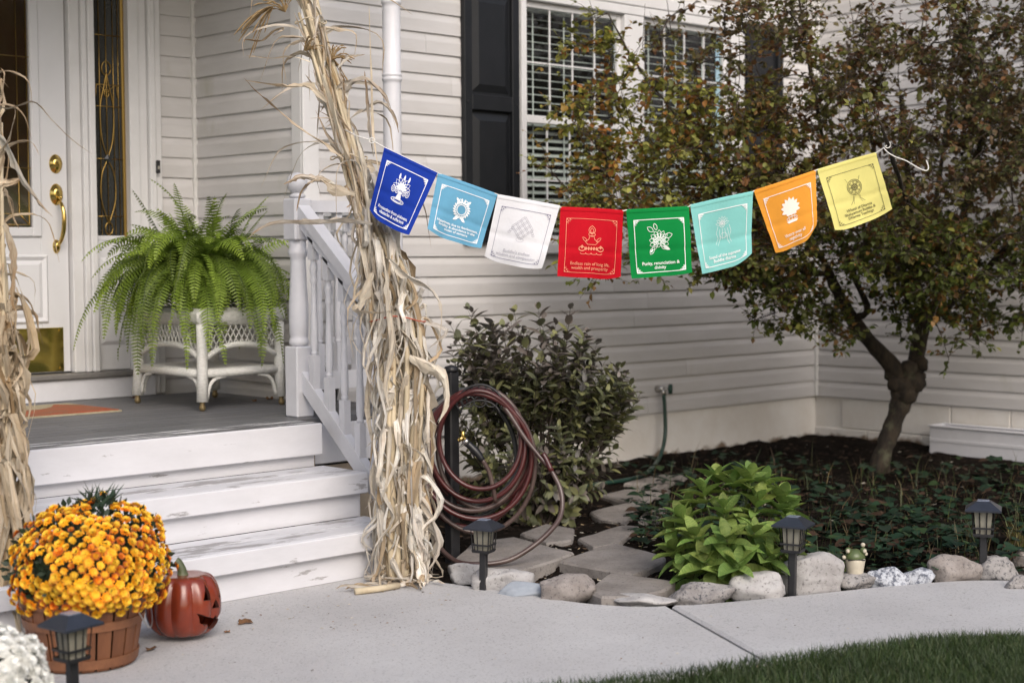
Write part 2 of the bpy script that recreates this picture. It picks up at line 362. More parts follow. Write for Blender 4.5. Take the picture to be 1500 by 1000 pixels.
# planting bed: heightfield soil
mb = MB(); nx, ny = 110, 80; X0, X1, Y0, Y1 = -.05, XR, -4.6, 0.0; idx = {}
def soil_z(x, y):
    d = edge_dist(x, y); z = -.045+.04*min(1, d/.9)+.05*max(0, 1-min(-y, XR-x)/.5)*min(1, d/.6)
    return z+.018*noise.noise((x*5, y*5, 1))+.012*noise.noise((x*14, y*14, 4))
def inside_walk(x, y):
    k = nearest(ec, Vector((x, y))); t = (ec[min(k+1, 60)]-ec[max(k-1, 0)]); q = Vector((x, y))-ec[k]
    return t.x*q.y-t.y*q.x < -.02 and q.length > .05
for j in range(ny+1):
    for i in range(nx+1):
        x, y = X0+(X1-X0)*i/nx, Y0+(Y1-Y0)*j/ny
        idx[i, j] = len(mb.v); mb.v.append((x, y, -.068 if inside_walk(x, y) else soil_z(x, y)))
for j in range(ny):
    for i in range(nx): mb.f.append((idx[i, j], idx[i+1, j], idx[i+1, j+1], idx[i, j+1]))
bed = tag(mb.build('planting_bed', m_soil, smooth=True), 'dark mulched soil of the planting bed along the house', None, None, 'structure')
# stepping stones set in the bed
def pv(*q): return [gnd(x, y, .012) for x, y in q]
for q in (((664, 822), (690, 797), (752, 788), (812, 804), (842, 811), (812, 823), (762, 838), (725, 836)),
          ((819, 824), (850, 812), (900, 797), (976, 816), (975, 823), (928, 844)),
          ((858, 868), (893, 843), (940, 848), (990, 855), (975, 868), (930, 878), (880, 878)),
          ((846, 790), (912, 770), (937, 772), (906, 797), (868, 803)),
          ((862, 753), (884, 746), (932, 736), (939, 741), (918, 768), (880, 762)),
          ((934, 766), (946, 744), (978, 744), (964, 761)),
          ((878, 726), (941, 712), (984, 718), (940, 735), (920, 738)),
          ((913, 710), (963, 697), (1009, 697), (978, 712)),
          ((760, 782), (800, 768), (842, 775), (838, 792), (800, 797))):
    P = pv(*q); ctr = sum(P, Vector())/len(P); pts = []
    for i in range(len(P)):
        a, b = P[i], P[(i+1) % len(P)]; n = max(2, int((b-a).length/.05))
        for k in range(n):
            p = a.lerp(b, k/n); e = .008*noise.noise((p.x*9, p.y*9, 3)); d = (p-ctr).normalized(); s = .985 if k == 0 else 1
            pts.append((ctr.x+(p.x-ctr.x)*s+d.x*e, ctr.y+(p.y-ctr.y)*s+d.y*e))
    mb = MB().prism(pts, -.06, .022+U(-.005, .005), .008); sm_auto(mb.build('paver', m_paver, bed), 35)

# ================================================================== HOUSE
house = thing('house', (2.5, 0, 0), 'pale grey lap-sided house with white trim and black shutters', 'house')
PROF = ((.0015, 1.0), (.003, .90), (.0055, .80), (.009, .70), (.0105, .64), (.0112, .60), (.0118, .02), (.0105, 0.0), (.0, 0.0))
def board(wall, axis, base, sgn, a, b, z, h=CO):
    """one siding course piece; axis 'x': wall at y=base facing sgn*y; axis 'y': wall at x=base facing sgn*x"""
    mb = MB(); V = []
    e = U(-.0006, .0012)
    for s in (a, b):
        for o_, t in PROF:
            q = base+sgn*(o_+.001+e)
            V.append((s, q, z+t*h) if axis == 'x' else (q, s, z+t*h))
    n = len(PROF); F = [(i, i+1, n+i+1, n+i) for i in range(n-1)]+[tuple(range(n)), tuple(range(2*n-1, n-1, -1))]
    if (axis == 'x') == (sgn > 0): F = [f[::-1] for f in F]
    mb.add(V, F); o = mb.build('siding_board', m_siding, wall); sm_auto(o, 9); return o
def wall_sheet(name, axis, base, a, b, z0, z1, t, holes=()):
    """solid wall core (with an opening), siding_board pieces become its children"""
    mb = MB()
    segs = [(a, b, z0, z1)]
    for (h0, h1, k0, k1) in holes: segs = [(a, h0, z0, z1), (h1, b, z0, z1), (h0, h1, z0, k0), (h0, h1, k1, z1)]
    for (p, q, c, d) in segs:
        if axis == 'x': mb.box((p, base, c), (q, base+t, d))
        else: mb.box((base, p, c), (base+t, q, d))
    return mb.build(name, m_siding, house)
TOPZ = 3.40
WX0, WX1, WZ0, WZ1 = 2.095, 3.985, 1.27, 2.62        # window opening (outer casing)
w_main = wall_sheet('front_wall', 'x', 0, XS, XR, SB-.01, TOPZ, .12, [(WX0+.02, WX1-.02, WZ0+.02, WZ1-.02)])
k = 0
while SB+k*CO < TOPZ-.02:
    z = SB+k*CO; zt = z+CO; rr = random.Random(k*5+1)
    segs = [(XS+.07, XR-.012)]
    if zt > WZ0+.002 and z < WZ1-.002: segs = [(XS+.07, WX0+.012), (WX1-.012, XR-.012)]
    for (a, b) in segs:
        cuts = [c for c in ((1.28, 2.66, 3.55) if k % 2 else (1.9, 3.12, 4.15)) if a+.3 < c+(k % 3)*.17 < b-.3]
        xs = [a]+[c+(k % 3)*.17 for c in cuts[:2]]+[b]
        for i in range(len(xs)-1): board(w_main, 'x', 0, -1, xs[i], xs[i+1]-(.0012 if i < len(xs)-2 else 0), z)
    k += 1
w_wing = wall_sheet('wing_wall', 'y', XR, -4.4, .12, SB-.01, TOPZ, .12)
w_side = wall_sheet('porch_side_wall', 'y', XS, -.0, YD, FLOOR-.05, TOPZ, .1)
w_door = wall_sheet('door_wall', 'x', YD, -4.0, XS+.1, FLOOR-.3, TOPZ, .1)
k = 0
while SB+k*CO < TOPZ-.02:
    z = SB+k*CO
    board(w_wing, 'y', XR, -1, -2.2, -.012, z); board(w_wing, 'y', XR, -1, -4.38, -2.2015, z)
    if z > FLOOR-.1:
        board(w_side, 'y', XS, -1, .075, YD-.012, z)
        board(w_door, 'x', YD, -1, .478, XS-.012, z)
        board(w_door, 'x', YD, -1, -4.0, -1.6, z)
    k += 1
# corner posts
MB().box((XS-.018, -.018, FLOOR-.2), (XS+.074, .0, TOPZ), .004).box((XS-.018, .0005, FLOOR-.2), (XS, .078, TOPZ), .004).build('corner_post', m_trimw, house)
MB().box((XR-.03, -.03, SB), (XR+.002, .002, TOPZ), .004).build('inside_corner_post', m_corner, house)
MB().box((XS-.028, YD-.028, FLOOR), (XS+.002, YD+.002, TOPZ), .004).build('inside_corner_post', m_corner, house)
# foundation: poured part and painted block part
mb = MB(); n = 60; V = []
mb.box((XS+.1, .004, -.3), (XR+.05, .1, SB+.004)); f1 = mb.build('foundation', m_found, house)
mb = MB().box((XR+.010, -4.38, -.3), (XR+.1, 0.02, SB+.004)); f2 = mb.build('foundation', m_found, house)
bz = [-.1, .1, .298]
for r_ in range(2):
    y = -.002-(.2 if r_ else 0)
    while y > -4.3:
        y2 = max(y-.395, -4.36)
        MB().box((XR+.0015, y2+.0035, bz[r_]+.0035), (XR+.03, y-.0035 if y < -.01 else y, bz[r_+1]-.0035), .004).build('block', m_found, f2)
        y = y2
# soil splash kept as real dirt drift against the foundation
# eaves, porch roof and ceiling (they shade the porch and the wall top)
MB().box((XS+.4, -.34, TOPZ-.02), (XR+.1, .3, TOPZ+.10), .01).build('soffit', m_trimw, house)
MB().box((-4.0, -.78, 3.20), (XS+.25, YD, 3.28), .01).build('porch_ceiling', m_trimw, house)
MB().box((-4.0, -.66, 3.02), (XS+.18, -.54, 3.199), .01).build('porch_beam', m_trimw, house)
MB().add([(-4.1, -.95, 3.285), (XS+.35, -.95, 3.285), (XS+.35, 2.2, 4.3), (-4.1, 2.2, 4.3), (-4.1, -.95, 3.345), (XS+.35, -.95, 3.345), (XS+.35, 2.2, 4.36), (-4.1, 2.2, 4.36)],
         [(0, 3, 2, 1), (4, 5, 6, 7), (0, 1, 5, 4), (1, 2, 6, 5), (2, 3, 7, 6), (3, 0, 4, 7)]).build('porch_roof', mat('shingle', (.06, .055, .05), .9, (.1, .09, .08), vs=20), house)
MB().add([(XS, -.45, TOPZ+.1), (XR+2, -.45, TOPZ+.1), (XR+2, 3, 5.2), (XS, 3, 5.2)], [(0, 1, 2, 3)]).add([(XR+.02, -4.5, TOPZ+.02), (XR+2.5, -4.5, TOPZ+.8), (XR+2.5, 2, TOPZ+.8), (XR+.02, 2, TOPZ+.02)], [(0, 1, 2, 3)]).build('roof', MATS['shingle'], house)

# ---------------------------------------------------------------- window
win = empty('window', (3.08, -.02, WZ0)); win.parent = house; win.location = Vector((3.08, -.02, WZ0))-ORG['house']
def part(mb, name, m, p, auto=0, smooth=False):
    o = mb.build(name, m, p, smooth=smooth)
    if auto: sm_auto(o, auto)
    return o
cz0, cz1 = WZ0, WZ1
part(MB().box((WX0, -.034, cz0), (WX0+.038, .05, cz1), .004), 'casing', m_trimw, win)
part(MB().box((WX1-.13, -.034, cz0), (WX1, .05, cz1), .004), 'casing', m_trimw, win)
part(MB().box((WX0+.038, -.034, cz1-.05), (WX1-.13, .05, cz1), .004), 'casing', m_trimw, win)
part(MB().box((WX0-.03, -.038, cz1+.001), (WX1+.03, .03, cz1+.07), .006), 'head_trim', m_trimw, win)
part(MB().box((WX0-.02, -.05, cz0-.045), (WX1+.02, .05, cz0+.012), .006), 'sill', m_trimw, win)
part(MB().box((2.905, -.030, cz0+.013), (3.07, .05, cz1-.051), .004), 'mullion', m_trimw, win)
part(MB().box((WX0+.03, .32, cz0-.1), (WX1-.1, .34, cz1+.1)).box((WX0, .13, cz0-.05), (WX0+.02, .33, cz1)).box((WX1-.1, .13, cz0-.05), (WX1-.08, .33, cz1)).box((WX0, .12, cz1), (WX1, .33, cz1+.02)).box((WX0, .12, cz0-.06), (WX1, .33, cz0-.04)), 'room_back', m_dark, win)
for (a, b) in ((WX0+.038, 2.905), (3.07, WX1-.13)):
    zm = 1.945
    for (z0, z1, y) in ((zm-.02, cz1-.05, .0), (cz0+.012, zm+.02, .022)):
        fr = MB(); t = .034
        fr.box((a, y, z0), (a+t, y+.03, z1), .003).box((b-t, y, z0), (b, y+.03, z1), .003).box((a+t, y, z1-t), (b-t, y+.03, z1), .003).box((a+t, y, z0), (b-t, y+.03, z0+t+.008), .003)
        sash = part(fr, 'sash', m_trimw, win)
        part(MB().add([(a+t, y+.014, z0+t), (b-t, y+.014, z0+t), (b-t, y+.014, z1-t), (a+t, y+.014, z1-t)], [(0, 1, 2, 3)]), 'pane', m_glass, sash)
        for q in (1, 2, 3):
            x = a+t+(b-a-2*t)*q/4; MB().box((x-.0045, y+.005, z0+t), (x+.0045, y+.011, z1-t)).build('muntin', m_trimw, sash)
        zz = (z0+z1)/2; MB().box((a+t, y+.003, zz-.004), (b-t, y+.009, zz+.004)).build('muntin', m_trimw, sash)
    # slatted blind behind the glass
    bl0, bl1 = a+.012, b-.012; z = cz0+.05; sl = None; kk = 0
    while z < cz1-.09:
        tl = radians(9 if z > zm else 24); hw = .024; dy, dz = cos(tl)*hw, sin(tl)*hw
        x0, x1 = bl0, bl1
        mb = MB().add([(x0, .10-dy, z-dz), (x1, .10-dy, z-dz), (x1, .10, z+.0035), (x0, .10, z+.0035), (x1, .10+dy, z+dz), (x0, .10+dy, z+dz)], [(0, 1, 2, 3), (3, 2, 4, 5)])
        mb.add([(p[0], p[1], p[2]-.0025) for p in mb.v], [f[::-1] for f in mb.f]); mb.build('blind_slat', m_blind, win, smooth=True)
        z += .0405
    for q in (.18, .5, .82): MB().box((bl0+(bl1-bl0)*q-.004, .072, cz0+.03), (bl0+(bl1-bl0)*q+.004, .074, cz1-.07)).build('blind_tape', m_blind, win)
    MB().box((bl0, .07, cz1-.085), (bl1, .13, cz1-.045), .004).build('blind_headrail', m_blind, win)
# shutters: frame, four raised panels
for (a, b) in ((1.680, 2.068), (4.00, 4.36)):
    sh = empty('shutter', ((a+b)/2, -.02, WZ0)); sh.parent = house; sh.location = ORG[sh.name]-ORG['house']
    z0, z1 = 1.283, 2.63; st = .052; zr = 2.005
    mb = MB().box((a, -.046, z0), (a+st, -.012, z1), .004).box((b-st, -.046, z0), (b, -.012, z1), .004)
    for (c, d) in ((z0, z0+.07), (zr-.04, zr+.04), (z1-.06, z1)): mb.box((a+st, -.0455, c), (b-st, -.012, d), .004)
    mb.box((a+st-.002, -.024, z0+.05), (b-st+.002, -.012, z1-.05)); mb.build('stile_and_rail', m_shutter, sh)
    for (c, d) in ((z0+.085, zr-.055), (zr+.055, z1-.075)):
        x0, x1 = a+st+.012, b-st-.012; s = .038
        MB().add([(x0, -.0245, c), (x1, -.0245, c), (x1, -.0245, d), (x0, -.0245, d), (x0+s, -.041, c+s), (x1-s, -.041, c+s), (x1-s, -.041, d-s), (x0+s, -.041, d-s)],
                 [(0, 1, 5, 4), (1, 2, 6, 5), (2, 3, 7, 6), (3, 0, 4, 7), (4, 5, 6, 7)]).build('raised_panel', m_shutter, sh)
    for sx in (a+.018, b-.018):
        MB().tube([(sx, -.044, zr), (sx, -.05, zr)], .007, 8).build('screw', m_black, sh)

# ---------------------------------------------------------------- door surround
DZ = .668
YF = YD-.05
def bx(name, m, p, x0, x1, y0, y1, z0, z1, bev=.004): return MB().box((x0, y0, z0), (x1, y1, z1), bev).build(name, m, p)
ent = empty('entry', (0, YD, FLOOR)); ent.parent = house; ent.location = ORG['entry']-ORG['house']
bx('sill_riser', m_white, ent, -1.35, .40, YD-.085, YD+.02, FLOOR, DZ-.032)
bx('sill', mat('sill_grey', (.20, .19, .18), .55, (.14, .135, .13), vs=8), ent, -1.36, .41, YD-.105, YD+.05, DZ-.031, DZ-.004, .006)
# jamb posts right of the door, sidelight, outer casing
mb = MB().box((-.024, YD-.055, DZ-.003), (.030, YD+.02, 2.75), .004).box((.031, YD-.075, DZ-.003), (.058, YD+.02, 2.75), .004).box((.059, YD-.088, DZ-.003), (.094, YD+.02, 2.75), .006)
mb.build('jamb', m_trimw, ent)
mb = MB().box((.290, YD-.062, FLOOR+.002), (.345, YD+.02, 2.75), .004).box((.346, YD-.045, FLOOR+.002), (.398, YD+.02, 2.75), .004).box((.399, YD-.07, FLOOR+.002), (.437, YD+.02, 2.75), .008).box((.438, YD-.052, FLOOR+.002), (.476, YD+.02, 2.75), .006)
mb.build('outer_casing', m_trimw, ent)
bx('head_trim', m_trimw, ent, -1.45, .50, YD-.09, YD+.02, 2.751, 2.87, .01)
# sidelight
sl = empty('sidelight', (.19, YD, DZ)); sl.parent = house; sl.location = ORG[sl.name]-ORG['house']
bx('lower_panel', m_doorp, sl, .0945, .2895, YD-.03, YD+.02, DZ-.002, 1.30)
x0, x1, z0, z1 = .125, .262, .79, 1.22
MB().add([(x0, YD-.0305, z0), (x1, YD-.0305, z0), (x1, YD-.0305, z1), (x0, YD-.0305, z1), (x0+.02, YD-.042, z0+.02), (x1-.02, YD-.042, z0+.02), (x1-.02, YD-.042, z1-.02), (x0+.02, YD-.042, z1-.02)],
         [(0, 1, 5, 4), (1, 2, 6, 5), (2, 3, 7, 6), (3, 0, 4, 7), (4, 5, 6, 7)]).build('raised_panel', m_doorp, sl)
bx('pane', m_sideglass, sl, .110, .275, YD-.012, YD, 1.301, 2.68, 0)
for (a, b, c, d) in ((.0945, .110, 1.301, 2.70), (.275, .2895, 1.301, 2.70)): bx('glass_stop', m_came, sl, a, b, YD-.022, YD, c, d, .003)
bx('glass_stop', m_doorp, sl, .110, .275, YD-.024, YD, 1.301, 1.325, .003)
def came(p, pts, r_=.0028): MB().tube(pts, r_, 6).build('came', m_came, p, smooth=True)
yg = YD-.0155; cxs = .192
for x in (.128, .155, .230, .257): came(sl, [(x, yg, 1.33), (x, yg, 2.68)], .002)
came(sl, [(cxs, yg, 1.33), (cxs, yg, 2.68)], .0024)
for z in (1.42, 1.70, 2.06, 1.955, 2.30): came(sl, [(.112, yg, z), (.273, yg, z)], .002)
def ell(cx, cz, a, b, y, n=20): return [(cx+a*cos(2*pi*i/n), y, cz+b*sin(2*pi*i/n)) for i in range(n+1)]
for s in (-1, 1):
    came(sl, bez([(cxs, yg-.001, 1.70), (cxs+s*.03, yg-.001, 1.80), (cxs+s*.036, yg-.001, 1.95), (cxs+s*.012, yg-.001, 2.06), (cxs, yg-.001, 2.12)], 16))
    came(sl, bez([(cxs, yg-.001, 1.70), (cxs+s*.034, yg-.001, 1.62), (cxs+s*.038, yg-.001, 1.50), (cxs, yg-.001, 1.38)], 14))
    came(sl, bez([(cxs, yg-.001, 2.02), (cxs+s*.05, yg-.001, 2.06), (cxs+s*.06, yg-.001, 2.0)], 8), .002)
came(sl, ell(cxs, 2.14, .024, .034, yg-.001)); came(sl, ell(cxs, 1.36, .02, .03, yg-.001)); came(sl, ell(cxs, 2.02, .012, .02, yg-.001))
MB().add([(cxs, yg-.003, 1.675), (cxs+.022, yg-.003, 1.70), (cxs, yg-.003, 1.725), (cxs-.022, yg-.003, 1.70), (cxs, yg-.009, 1.70)], [(0, 1, 4), (1, 2, 4), (2, 3, 4), (3, 0, 4)]).build('bevel_jewel', m_sideglass, sl)
# door leaf
door = empty('door', (-.48, YD, DZ)); door.parent = house; door.location = ORG['door']-ORG['house']
dx0, dx1 = -.944, -.030
yd = YD-.022
mb = MB()
gx0, gx1, gz0, gz1 = -.76, -.215, 1.362, 2.60
mb.box((dx0, yd, DZ), (gx0-.04, yd+.045, 2.70), .003).box((gx1+.04, yd, DZ), (dx1, yd+.045, 2.70), .003).box((gx0-.04, yd+.0004, DZ), (gx1+.04, yd+.045, gz0-.04)).box((gx0-.04, yd+.0004, gz1+.04), (gx1+.04, yd+.045, 2.70))
mb.build('leaf', m_doorp, door)
fr = MB()
for (a, b, c, d) in ((gx0-.045, gx0, gz0-.045, gz1+.045), (gx1, gx1+.045, gz0-.045, gz1+.045), (gx0, gx1, gz0-.045, gz0), (gx0, gx1, gz1, gz1+.045)): fr.box((a, yd-.014, c), (b, yd+.01, d), .006)
fr.build('glass_frame', m_doorp, door)
bx('pane', m_doorglass, door, gx0, gx1, yd+.004, yd+.012, gz0, gz1, 0)
yg = yd+.0015
for d_ in (.012, .062):
    came(door, [(gx0+d_, yg, gz0+d_), (gx1-d_, yg, gz0+d_), (gx1-d_, yg, gz1-d_), (gx0+d_, yg, gz1-d_), (gx0+d_, yg, gz0+d_)], .003)
for z in (1.64, 2.16): came(door, [(gx0, yg, z), (gx1, yg, z)], .0026)
for sx, ex in ((gx0+.012, gx0+.062), (gx1-.012, gx1-.062)): came(door, [(sx, yg, gz0+.012), (ex, yg, gz0+.062)], .0026)
came(door, ell(-.487, 2.0, .12, .22, yg-.001, 28)); came(door, ell(-.487, 2.0, .06, .12, yg-.001, 24))
for (a, b) in ((-.83, -.52), (-.455, -.14)):
    z0, z1 = .905, 1.235; m_ = MB()
    def rect(x0, x1, c, d, y): return [(x0, y, c), (x1, y, c), (x1, y, d), (x0, y, d)]
    lv = [rect(a, b, z0, z1, yd-.0005), rect(a+.012, b-.012, z0+.012, z1-.012, yd-.012), rect(a+.03, b-.03, z0+.03, z1-.03, yd-.001), rect(a+.05, b-.05, z0+.05, z1-.05, yd-.010)]
    V = sum(lv, []); F = [tuple(q*4+i for q, i in ((k, i), (k, (i+1) % 4), (k+1, (i+1) % 4), (k+1, i))) for k in range(3) for i in range(4)]+[(12, 13, 14, 15)]
    m_.add(V, F).build('raised_panel', m_doorp, door)
kp = bx('kick_plate', mat('brass_plate', (.72, .58, .16), .10, (.62, .48, .12), vs=3, metal=1, bump=.02, bs=6), door, -.87, -.068, yd-.006, yd, .675, .885, .002)
for x in (-.85, -.088):
    for z in (.69, .87): MB().tube([(x, yd-.006, z), (x, yd-.009, z)], .005, 8).build('screw', m_brass, kp)
def rosette(name, x, z, a, b, par):
    V = []; F = []; n = 20; rings = ((1, 0), (.95, .006), (.72, .009), (.66, .017), (.4, .020), (0.1, .021))
    for s, dpt in rings:
        for i in range(n): V.append((x+a*s*cos(2*pi*i/n), yd-dpt, z+b*s*sin(2*pi*i/n)))
    for k in range(len(rings)-1):
        for i in range(n): F.append((k*n+i, k*n+(i+1) % n, (k+1)*n+(i+1) % n, (k+1)*n+i))
    F.append(tuple((len(rings)-1)*n+i for i in range(n))); o = MB().add(V, F).build(name, m_brass, par, smooth=True); return o
rosette('deadbolt', -.089, 1.665, .034, .046, door)
hs = rosette('handle_set', -.089, 1.52, .034, .052, door)
MB().tube(bez([(-.089, yd-.02, 1.49), (-.088, yd-.05, 1.47), (-.085, yd-.066, 1.42), (-.086, yd-.062, 1.35), (-.092, yd-.045, 1.30), (-.095, yd-.016, 1.275)], 20), [.007+.004*sin(pi*i/20) for i in range(21)], 10).build('grip', m_brass, hs, smooth=True)
rosette('lower_mount', -.094, 1.272, .019, .034, hs)
MB().tube([(-.089, yd-.02, 1.50), (-.089, yd-.055, 1.505)], [.009, .006], 8).build('thumb_latch', m_brass, hs, smooth=True)
bx('threshold', m_black, door, dx0, dx1, yd-.004, yd+.05, DZ-.006, DZ+.004, 0)
db = bx('doorbell', m_blackp, ent, .425, .446, YD-.083, YD-.071, 1.635, 1.70, .003)
bx('button', mat('bell_button', (.35, .33, .28), .3), db, .4305, .4405, YD-.085, YD-.082, 1.655, 1.672, .001)

# ================================================================== PORCH
porch = thing('porch', (-.8, -.4, 0), 'white painted front porch with grey plank floor, worn steps and turned railing', 'porch')
PY = -.66; PXR = .84; SXR = .157
y = PY; kf = 0
while y < YD-.09:
    y2 = min(y+.0895, YD-.086)
    xe = [-3.4]+[-1.9+.7*(kf % 3)*.9]+[PXR]
    for i in range(2):
        MB().box((xe[i]+.0008, y+.0012, FLOOR-.028), (xe[i+1]-.0008, y2-.0012, FLOOR), .0025).build('floor_board', m_deck, porch)
    y = y2; kf += 1
MB().box((-3.4, PY+.02, .0), (PXR-.03, YD-.1, FLOOR-.03)).build('underframe', m_dark, porch)
MB().box((SXR+.002, PY-.004, FLOOR-.20), (PXR, PY+.02, FLOOR-.029), .004).build('rim_board', m_white, porch)
MB().box((PXR-.024, PY+.021, FLOOR-.20), (PXR, -.02, FLOOR-.029), .004).build('rim_board', m_white, porch)
MB().box((SXR+.004, PY+.012, .0), (PXR-.012, PY+.019, FLOOR-.21)).box((PXR-.031, PY+.03, .0), (PXR-.026, -.02, FLOOR-.21)).build('skirt', m_rawwood, porch)
# top landing tread, two steps: each a tread board, a face board below its nose and a recessed riser
steps = [(-.85, FLOOR, PY, m_deck_edge, .13, .13), (-1.13, .355, -.83, m_tread, .083, .085), (-1.41, .178, -1.11, m_tread, .075, .078)]
for i, (yn, zt, yb, tm, fh, _) in enumerate(steps):
    st = empty('step', ((-3.4+SXR)/2, yn, zt-.18)); st.parent = porch; st.location = ORG[st.name]-ORG['porch']
    xr = (SXR, .172, .165)[i]
    n = 2; yw = (yb-yn)
    for q in range(n):
        MB().box((-3.4, yn+.021+(yw-.021)*q/n+.001, zt-.026), (xr, yn+.021+(yw-.021)*(q+1)/n-.001, zt), .003).build('tread_board', tm, st)
    MB().box((-3.4, yn, zt-fh), (xr, yn+.02, zt-.0005), .004).build('nosing_board', m_step, st)
    zb = (steps[i+1][1]-.001 if i < 2 else .002)
    MB().box((-3.4, yn+.034, zb), (xr-.02, yn+.05, zt-.028), 0).build('riser_board', m_step, st)
    MB().box((xr-.018, yn+.05, 0 if i else .30), (xr-.004, yb, zt-.03), 0).build('end_board', m_rawwood if i == 0 else m_white, st)
MB().box((-3.4, -1.372, .0), (SXR-.03, -1.366, .05), 0).build('toe_strip', m_step, porch)
# posts
PROFB = [(.044, 0), (.044, .0)]
def newel(x, y, zb, zt, zsq1, zsq2):
    """square foot and head, turned shaft between, ball on top; zt = top of square head"""
    n_ = empty('newel_post', (x, y, zb)); n_.parent = porch; n_.location = ORG[n_.name]-ORG['porch']
    h = .0445
    MB().box((x-h, y-h, zb), (x+h, y+h, zsq1), .006).build('post_foot', m_white, n_)
    p = [(.034, 0), (.040, .008), (.044, .016), (.040, .03), (.036, .04), (.040, .05), (.042, .11), (.041, .18), (.036, .26), (.033, zsq2-zsq1-.09), (.034, zsq2-zsq1-.075), (.042, zsq2-zsq1-.06), (.043, zsq2-zsq1-.045), (.036, zsq2-zsq1-.03), (.036, zsq2-zsq1)]
    MB().lathe(p, (x, y, zsq1), 20).build('turned_shaft', m_white, n_, smooth=True)
    MB().box((x-h, y-h, zsq2), (x+h, y+h, zt), .006).build('post_head', m_white, n_)
    pr_ = [(.022, 0), (.034, .006), (.036, .012), (.024, .02), (.022, .026)]+[(.046*sin(pi*(.18+.80*i/12)), .026+.046*(cos(pi*.18)-cos(pi*(.18+.80*i/12)))) for i in range(13)]
    MB().lathe(pr_, (x, y, zt), 20).build('ball_finial', m_white, n_, smooth=True)
    return n_
NX, NY, LY = .25, -.565, -1.19
newel(NX, NY, FLOOR, 1.462, .835, 1.285)
newel(NX, LY, 0, 1.055, .30, .80)
# turned column that carries the porch roof
CX = .775
cc = empty('column', (CX, NY, FLOOR)); cc.parent = porch; cc.location = ORG[cc.name]-ORG['porch']
MB().box((CX-.05, NY-.05, FLOOR), (CX+.05, NY+.05, FLOOR+.32), .006).build('column_foot', m_white, cc)
pc = [(.036, 0), (.044, .02), (.046, .03), (.038, .05), (.04, .07), (.042, .5)]
for zr in (1.16, 1.5):
    z = zr-.0; pc += [(.0405, z-.035), (.041, z-.02), (.045, z-.016), (.045, z-.004), (.041, z), (.045, z+.004), (.045, z+.012), (.041, z+.016)]
pc += [(.042, 2.0), (.046, 2.02), (.042, 2.05), (.042, 2.165)]
MB().lathe(pc, (CX, NY, FLOOR+.32), 24).build('turned_shaft', m_white, cc, smooth=True)
def baluster(x, y, z0, z1, sk=0, foot=.14, head=.09):
    """turned baluster; sk = slope of the ends along y"""
    mb = MB(); h = .017; L = z1-z0
    def sq(a, b, s0, s1):
        V = []
        for zz, s in ((a, s0), (b, s1)):
            for dx, dy in ((-h, -h), (h, -h), (h, h), (-h, h)): V.append((x+dx, y+dy, zz+dy*s))
        mb.add(V, [(3, 2, 1, 0), (4, 5, 6, 7), (0, 1, 5, 4), (1, 2, 6, 5), (2, 3, 7, 6), (3, 0, 4, 7)])
    sq(z0, z0+foot, sk, 0); sq(z1-head, z1, 0, sk)
    b = L-foot-head
    mb.lathe([(.012, 0), (.016, .01), (.012, .02), (.0155, .032), (.017, .05), (.0165, .10), (.0125, b*.55), (.0105, b-.11), (.012, b-.10), (.016, b-.085), (.011, b-.07), (.0165, b-.045), (.0165, b-.03), (.011, b-.012), (.013, b)], (x, y, z0+foot), 12)
    o = mb.build('baluster', m_white, porch); sm_auto(o, 40)
def rail(name, a, b, w_, h_, axis):
    """sloped rectangular bar from a to b (centres), vertical ends"""
    a, b = Vector(a), Vector(b); d = (b-a); side = Vector((d.y, -d.x, 0)).normalized()*w_/2; V = []
    for p in (a, b):
        for s, t in ((-1, -1), (1, -1), (1, 1), (-1, 1)): V.append(p+side*s+Vector((0, 0, h_/2*t)))
    o = MB().add(V, [(3, 2, 1, 0), (4, 5, 6, 7), (0, 1, 5, 4), (1, 2, 6, 5), (2, 3, 7, 6), (3, 0, 4, 7)])
    return o
ya, yb = NY-.0455, LY+.0455
hz = lambda y: 1.405+(y-ya)*(.445/(ya-yb))*1.0       # hand rail centre height
bzf = lambda y: .685+(y-ya)*(.46/(ya-yb))
rail('h', (NX, ya, hz(ya)), (NX, yb, hz(yb)), .062, .055, 'y').build('hand_rail', m_white, porch)
rail('h', (NX, ya, hz(ya)-.052), (NX, yb, hz(yb)-.052), .034, .045, 'y').build('rail_moulding', m_white, porch)
rail('b', (NX, ya, bzf(ya)), (NX, yb, bzf(yb)), .04, .085, 'y').build('bottom_rail', m_white, porch)
for i in range(5):
    y = ya+(yb-ya)*(i+.62)/5.2; baluster(NX, y, bzf(y)+.03, hz(y)-.06, .6)
# level rails: newel to column, column to house wall
for (p, q) in (((NX+.046, NY), (CX-.052, NY)), ((CX, NY+.052), (CX, -.02))):
    P_, Q_ = Vector(p), Vector(q)
    rail('r', (*P_, 1.43), (*Q_, 1.43), .06, .05, 'x').build('hand_rail', m_white, porch)
    rail('r', (*P_, .68), (*Q_, .68), .04, .075, 'x').build('bottom_rail', m_white, porch)
    n = 4
    for i in range(n):
        r_ = P_.lerp(Q_, (i+.6)/(n+.2)); baluster(r_.x, r_.y, .70, 1.42)

